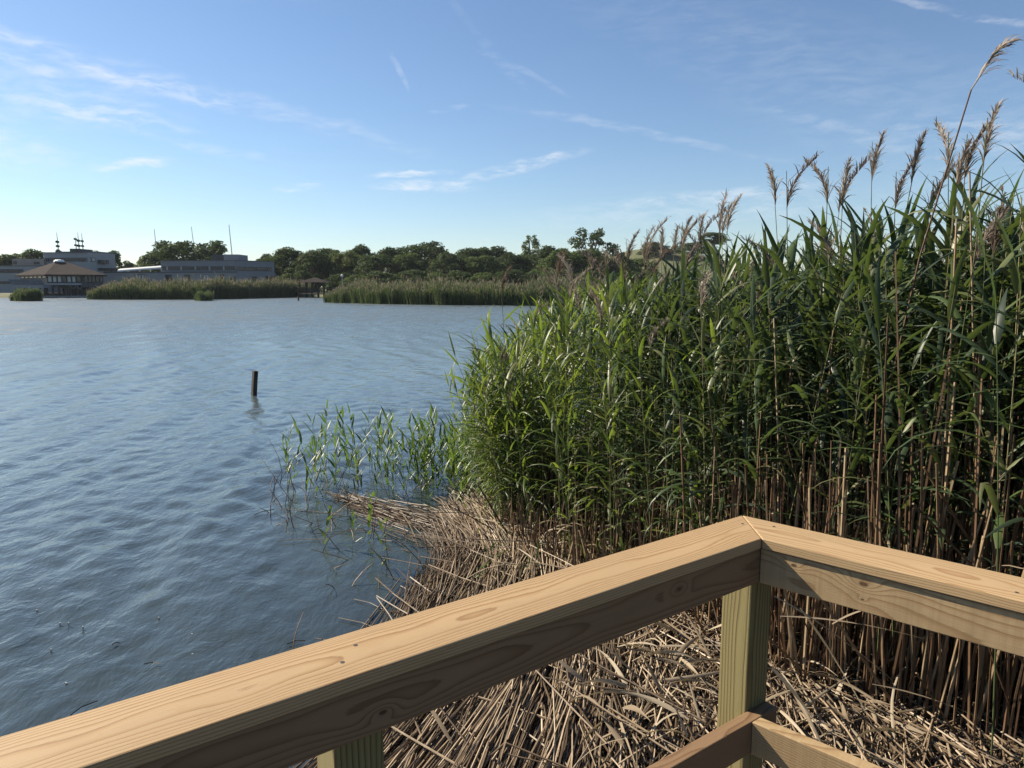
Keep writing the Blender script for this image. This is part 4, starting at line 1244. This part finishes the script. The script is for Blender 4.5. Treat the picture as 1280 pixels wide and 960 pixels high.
def build_long():
    y0 = 172; ya, yb, yc = y0, y0 - 2, y0 + 6
    A, B, C = (px(202, ya), ya), (px(295, yb), yb), (px(343.5, yc), yc)
    root = empty('long_building', (0, 0, 0), 'long low pale building with a ribbon of windows behind the left reed bank', 'building')
    zt = zat(250, 326.5, ya); zb = zat(250, 338.8, ya)
    D, E, mid = (C[0] * 1.07 - .6, C[1] + 12), (A[0] + 1, A[1] + 14), (B[0] + 1, B[1] + 13)
    part('wall', root, M['grey_wall'], lambda g: g.prism([A, B, mid, E], zb, zt))
    part('wall', root, M['grey_wall'], lambda g: g.prism([B, C, D, mid], zb - .3, zt - .0))
    part('roof', root, M['roof_tar'], lambda g: (g.prism([(A[0] - .1, A[1] - .15), (B[0], B[1] - .15), mid, E], zt, zt + .18), g.prism([(B[0], B[1] - .15), (C[0] + .1, C[1] - .15), D, mid], zt - .004, zt + .176)))
    part('roof_house', root, M['grey_wall'], lambda g: g.box(px(285, y0 + 5), px(303.5, y0 + 5), y0 + 3, y0 + 9, zt + .17, zat(290, 318.5, y0 + 5)))
    part('roof_house', root, M['dark_trim'], lambda g: g.box(px(270, y0 + 6), px(285, y0 + 5.9) - .02, y0 + 4.2, y0 + 9, zt + .17, zat(290, 318.8, y0 + 6)))
    za, zc = zat(250, 338, ya), zat(250, 333, ya)
    window_row(root, (px(203.5, ya), ya - .05), (px(294.5, yb), yb - .06), za, zc, 36, .14, every=(0, 0, 1, 0, 0, 0, 0), mats=('glass', 'pale_glass'))
    window_row(root, (px(296, yb + .1), yb + .1), (px(340, yc - .6), yc - .68), za - .1, zc - .1, 16, .14)
    part('sill_band', root, M['white_wall'], lambda g: g.prism([(A[0], A[1] - .14), (B[0], B[1] - .14), (B[0], B[1] - .02), (A[0], A[1] - .02)], za - .5, za - .12))
    # ground storey, reaching further left
    lo = y0 - 2.5
    zl = zat(250, 338.6, lo)
    G0, G1, G2 = (px(130, lo + 2), lo + 2), (px(296, lo - 1), lo - 1), (px(343, lo + 7), lo + 7)
    part('ground_storey', root, M['grey_wall'], lambda g: (g.prism([G0, G1, (G1[0] + .3, G1[1] + 4), (G0[0], G0[1] + 6)], .4, zl - .4), g.prism([G1, G2, (G2[0] - .5, G2[1] + 3), (G1[0] + .3, G1[1] + 4)], .4, zl - .3)))
    part('coping', root, M['dark_trim'], lambda g: g.prism([(G0[0], G0[1] - .12), (G1[0], G1[1] - .12), (G1[0], G1[1] + .4), (G0[0], G0[1] + .4)], zl - .395, zl - .15))
    def lerp(u):
        f = (px(u, lo) - G0[0]) / (G1[0] - G0[0]); return (G0[0] + (G1[0] - G0[0]) * f, G0[1] + (G1[1] - G0[1]) * f - .04)
    for (ua, ub, n, mk) in ((165, 178, 3, 'pale_glass'), (205, 214, 2, 'glass'), (230, 238, 2, 'glass'), (255, 262, 2, 'pale_glass'), (276, 282, 2, 'glass')):
        window_row(root, lerp(ua), lerp(ub), zat(200, 352, lo), zat(200, 343.2, lo), n, .05, mats=(mk,))
    def lerp2(u):
        f = (px(u, lo + 3) - G1[0]) / (G2[0] - G1[0]); return (G1[0] + (G2[0] - G1[0]) * f, G1[1] + (G2[1] - G1[1]) * f - .04)
    for (ua, ub) in ((298, 303), (316, 321), (329, 336)): window_row(root, lerp2(ua), lerp2(ub), zat(300, 352, lo), zat(300, 345.5, lo), 2, .06)
    part('porch_roof', root, M['dark_trim'], lambda g: g.box(px(334, lo + 8), px(349, lo + 8), lo + 5, lo + 9, zat(340, 346.5, lo + 7), zat(340, 345.3, lo + 7)))
    # barrel roofed canopy between the two buildings
    c = empty('canopy', (0, 0, 0), 'barrel roofed pale metal canopy between the three storey block and the long building', 'canopy')
    ua, ub = 147, 202; yy = y0 + 2
    xa, xb = px(ua, yy), px(ub, yy); z1, z2 = zat(147, 335.3, yy), zat(202, 331.3, yy)
    ang = np.linspace(0, math.pi, 9)
    prof = lambda x, z: np.stack([np.full(9, x), yy + 2.2 - 2.2 * np.cos(ang), z - .75 + .75 * np.sin(ang)], 1)
    v = np.concatenate([prof(xa, z1), prof(xb, z2)]); q = [(i, i + 9, i + 10, i + 1) for i in range(8)]
    def shell(g):
        g.add(v, q); g.add(v - [0, 0, .12], [t[::-1] for t in q])
    part('metal_roof', c, M['metal_roof'], shell)
    part('back_wall', c, M['dark_trim'], lambda g: g.box(xa, xb, yy + 3.5, yy + 3.9, .5, z1 - .9))
    for i in range(5):
        f = i / 4; x = xa + (xb - xa) * f
        part('column', c, M['white_paint'], lambda g: g.box(x - .12, x + .12, yy + .05, yy + .3, .5, z1 + (z2 - z1) * f - .78))
    # three flagpoles
    for (u, vt, vb, y, lab) in ((192.8, 287.5, 322, 200, 'leftmost bare flagpole, standing in the sky gap by the canopy'), (239.3, 284.5, 303, 215, 'flagpole rising out of the great dome shaped tree'),
                                (286.3, 282, 319, 180, 'tallest flagpole, over the roof house of the long building')):
        t = at_y(u, vt, y); p = empty('flagpole', (at_y(u + 4, vb, y)[0], y, .8), lab, 'flagpole')
        dx = t[0] - p.location.x; H = t[2] - .8
        part('pole', p, M['mast_metal'], lambda g: g.add(*tube([(dx * -.9, 0, 0), (0, 0, H * .5), (dx, 0, H)], [.15, .13, .07], 6)))
        part('finial', p, M['mast_metal'], lambda g: g.add(*tube([(dx, 0, H), (dx, 0, H + .12), (dx, 0, H + .24)], [.06, .09, .04], 6)))


def build_pavilion():
    y0 = 152; root = empty('pavilion', (0, 0, 0), 'brown hip roofed lakeside pavilion on piles at the left shore', 'building')
    ze = zat(60, 343, y0); zp = zat(77, 327, y0 + 10)
    # plan of the eaves: a corner at pixel 57 faces us, the left side runs back to 18, the right to 133
    K, Lc, Rc = np.array([px(56, y0), y0]), np.array([px(18, y0 + 10), y0 + 10]), np.array([px(134, y0 + 5), y0 + 5])
    Bk = Lc + Rc - K + [0, 0]; P1, P2 = np.array([px(72, y0 + 10), y0 + 10]), np.array([px(83, y0 + 11), y0 + 11])
    v = [(*K, ze), (*Rc, ze), (*Bk, ze), (*Lc, ze), (*P1, zp), (*P2, zp)]
    e = .35
    part('roof', root, M['roof_shingle'], lambda g: (g.add(v, [(0, 1, 5, 4), (2, 3, 4, 5)]), g.tri(v[1], v[2], v[5]), g.tri(v[3], v[0], v[4]),
         g.add([(*K, ze - e), (*Rc, ze - e), (*Bk, ze - e), (*Lc, ze - e), (*K, ze - .005), (*Rc, ze - .005), (*Bk, ze - .005), (*Lc, ze - .005)], [(0, 1, 5, 4), (1, 2, 6, 5), (2, 3, 7, 6), (3, 0, 4, 7), (3, 2, 1, 0)])))
    cx, cy = (P1 + P2) / 2
    def dome(g):
        a = np.arange(10) * 2 * math.pi / 10
        rings = [np.stack([cx + 1.15 * c_ * np.cos(a), cy - .6 + 1.15 * c_ * np.sin(a), np.full(10, zp - .12 + .62 * s_)], 1) for c_, s_ in ((1, 0), (.9, .45), (.6, .82), (.06, 1))]
        vv = np.concatenate(rings); q = [(k * 10 + j, k * 10 + (j + 1) % 10, k * 10 + 10 + (j + 1) % 10, k * 10 + 10 + j) for k in range(3) for j in range(10)]
        g.add(vv, q)
    part('skylight', root, M['white_paint'], dome)
    ins = lambda p, f: p + (np.array([cx, cy]) - p) * f
    k2, l2, r2 = ins(K, .10), ins(Lc, .13), ins(Rc, .09); b2 = l2 + r2 - k2
    zf = zat(60, 353.8, y0)
    part('wall', root, M['dark_trim'], lambda g: g.prism([k2, r2, b2, l2], zf, ze - e))
    zw0, zw1 = zat(60, 352.8, y0), zat(60, 344.8, y0)
    rr = k2 + (r2 - k2) * .60
    window_row(root, l2 + [.02, -.04], k2 + [-.02, -.05], zw0 + .9, zw1, 6, .16, mats=('pale_glass', 'glass'), every=(0, 0, 1, 0, 0, 1))
    window_row(root, k2 + (rr - k2) * .02 + [0, -.05], rr + [0, -.05], zw0, zw1, 7, .14, mats=('pale_glass', 'glass'), every=(0, 0, 0, 1, 0, 0, 1))
    window_row(root, k2 + (r2 - k2) * .66 + [0, -.05], r2 + [0, -.05], zw0, zw1, 5, .1)
    part('floor_slab', root, M['white_wall'], lambda g: g.prism([k2 + [-.3, -.5], k2 + (r2 - k2) * .62 + [0, -.5], k2 + (r2 - k2) * .62 + [0, .6], k2 + [-.3, .6]], zf - .42, zf - .01))
    part('floor_slab', root, M['dark_trim'], lambda g: g.prism([k2 + (r2 - k2) * .6201 + [0, -.5], r2 + [.3, -.5], b2, k2 + [0, 6]], zf - .9, zf - .02))
    # terrace on the left with a canvas skirt
    ta, tb = np.array([px(11, y0 - 1), y0 - 1]), np.array([px(53, y0 - 1), y0 - 1]); zt0, zt1 = zat(30, 356.3, y0 - 1), zat(30, 349.3, y0 - 1)
    part('terrace_floor', root, M['grey_wall'], lambda g: g.prism([ta + [1.2, 0], tb, tb + [0, 8], ta + [1.2, 8]], zt0 - .6, zt0))
    for i in range(9):
        a, b = ta + (tb - ta) * (i / 9), ta + (tb - ta) * ((i + .93) / 9)
        part('terrace_panel', root, M['awning'], lambda g: g.add([(a[0] + .6, a[1] - .02, zt0), (b[0] + .6, b[1] - .02, zt0), (b[0], b[1] - .5, zt1), (a[0], a[1] - .5, zt1),
            (a[0] + .6, a[1] + .06, zt0), (b[0] + .6, b[1] + .06, zt0), (b[0], b[1] - .42, zt1), (a[0], a[1] - .42, zt1)],
            [(0, 1, 2, 3), (7, 6, 5, 4), (3, 2, 6, 7), (0, 3, 7, 4), (1, 5, 6, 2), (0, 4, 5, 1)]))
    for u in (27, 30.5, 46):
        part('terrace_post', root, M['dark_wood'], lambda g: g.box(px(u, y0) - .15, px(u, y0) + .15, y0 + .5, y0 + .8, -1, zt0 - .55))
    for u in (58.5, 60.5, 66, 72, 78.5, 81, 83.5, 90, 97, 101, 103):
        f = (px(u, y0 + 2) - k2[0]) / (r2[0] - k2[0]); p = k2 + (r2 - k2) * f
        part('pile', root, M['dark_wood'], lambda g: g.add(*tube([(p[0], p[1] + .2, -1), (p[0], p[1] + .2, zf - .4)], .22, 6)))
    for (s, t) in ((60, 66), (66, 72), (84, 90), (90, 97), (97, 102)):
        f0, f1 = [(px(u, y0 + 2) - k2[0]) / (r2[0] - k2[0]) for u in (s, t)]; a, b = k2 + (r2 - k2) * f0, k2 + (r2 - k2) * f1
        part('brace', root, M['white_wall'], lambda g: g.add(*tube([(a[0], a[1] - .05, zf - .5), ((a[0] + b[0]) / 2, (a[1] + b[1]) / 2 - .05, zf - 1.3), (b[0], b[1] - .05, zf - .5)], .07, 4)))
    part('underdeck', root, M['dark_trim'], lambda g: g.prism([k2 + [0, 5], r2 + [0, 5], r2 + [0, 6], k2 + [0, 6]], -.6, zf - .9))
    part('landing', root, M['grey_wall'], lambda g: g.box(px(48, y0), px(106, y0), y0 - .6, y0 + 4, .12, .42))


def build_bridge():
    y = 156
    g_ = empty('gazebo', (0, 0, 0), 'small brown roofed gazebo on a pier between the two reed banks', 'gazebo')
    xa, xb = px(376, y), px(411, y); cx = (xa + xb) / 2; ze, zt = zat(393, 353, y), zat(393, 347, y)
    def roof(g):
        d = 3.2; e = .15
        v = [(xa, y - d, ze), (xb, y - d, ze), (xb, y + d, ze), (xa, y + d, ze), (cx - .3, y, zt), (cx + .3, y, zt)]
        g.add(v, [(0, 1, 5, 4), (2, 3, 4, 5), (3, 2, 1, 0)]); g.tri(v[1], v[2], v[5]); g.tri(v[3], v[0], v[4])
    part('roof', g_, M['roof_shingle'], roof)
    zd = .9
    for i in range(5):
        x = xa + .5 + (xb - xa - 1.0) * i / 4
        for yy in (y - 2.7, y + 2.7):
            part('column', g_, M['dark_wood'], lambda g: g.box(x - .11, x + .11, yy - .11, yy + .11, -1, ze + .02))
    part('floor', g_, M['brown_wood'], lambda g: g.box(xa + .2, xb - .2, y - 3, y + 3, zd - .2, zd))
    part('railing_panel', g_, M['dark_wood'], lambda g: [g.box(xa + .4, xb - .4, y - 2.62, y - 2.55, zd + h, zd + h + .12) for h in (.3, .65, 1.0)])
    b = empty('footbridge', (0, 0, 0), 'low brown timber footbridge running right from the gazebo', 'footbridge')
    x0, x1 = px(410, y), px(446, y)
    part('deck', b, M['brown_wood'], lambda g: g.box(x0, x1, y - 1.2, y + 1.2, zd - .25, zd))
    for h in (.45, 1.0):
        part('handrail', b, M['brown_wood'], lambda g: g.box(x0, x1, y - 1.26, y - 1.14, zd + h, zd + h + .14))
    for i in range(7):
        x = x0 + (x1 - x0) * i / 6
        part('post', b, M['dark_wood'], lambda g: g.box(x - .1, x + .1, y - 1.13, y - .93, -1, zd + 1.2))
    for (u, vt, lab, yy) in ((427.5, 344.5, 'white globe lamp on a pole beside the footbridge', 158), (740.5, 334.5, 'white globe lamp on a pole before the wide dark tree', 166)):
        t = at_y(u, vt, yy); l = empty('lamp_post', (t[0], yy, .6), lab, 'lamp post'); H = t[2] - .6
        part('pole', l, M['mast_metal'], lambda g: g.add(*tube([(0, 0, 0), (0, 0, H - .3)], [.08, .06], 6)))
        ang = np.linspace(-1.5, 1.5, 6)
        part('globe', l, M['white_paint'], lambda g: g.add(*tube([(0, 0, H + .3 * math.sin(a)) for a in ang], [.3 * math.cos(a) + .01 for a in ang], 8)))


build_three_storey(); build_left_wing(); build_long(); build_pavilion(); build_bridge()
print('objects', len(scene.objects))

def build_haze():
    g = Geo(); g.box(-900, 900, -300, 1500, -4, 60)
    m = bpy.data.materials.new('haze'); m.use_nodes = True; t = m.node_tree; t.nodes.clear()
    v = t.nodes.new('ShaderNodeVolumePrincipled'); v.inputs['Density'].default_value = HAZE
    v.inputs['Color'].default_value = (.86, .93, 1.0, 1)
    o = t.nodes.new('ShaderNodeOutputMaterial'); t.links.new(v.outputs[0], o.inputs['Volume'])
    tag(link('haze', g.mesh('haze', [m])), 'thin air haze over the lake', 'haze', kind='stuff')


HAZE = .0001
build_haze()
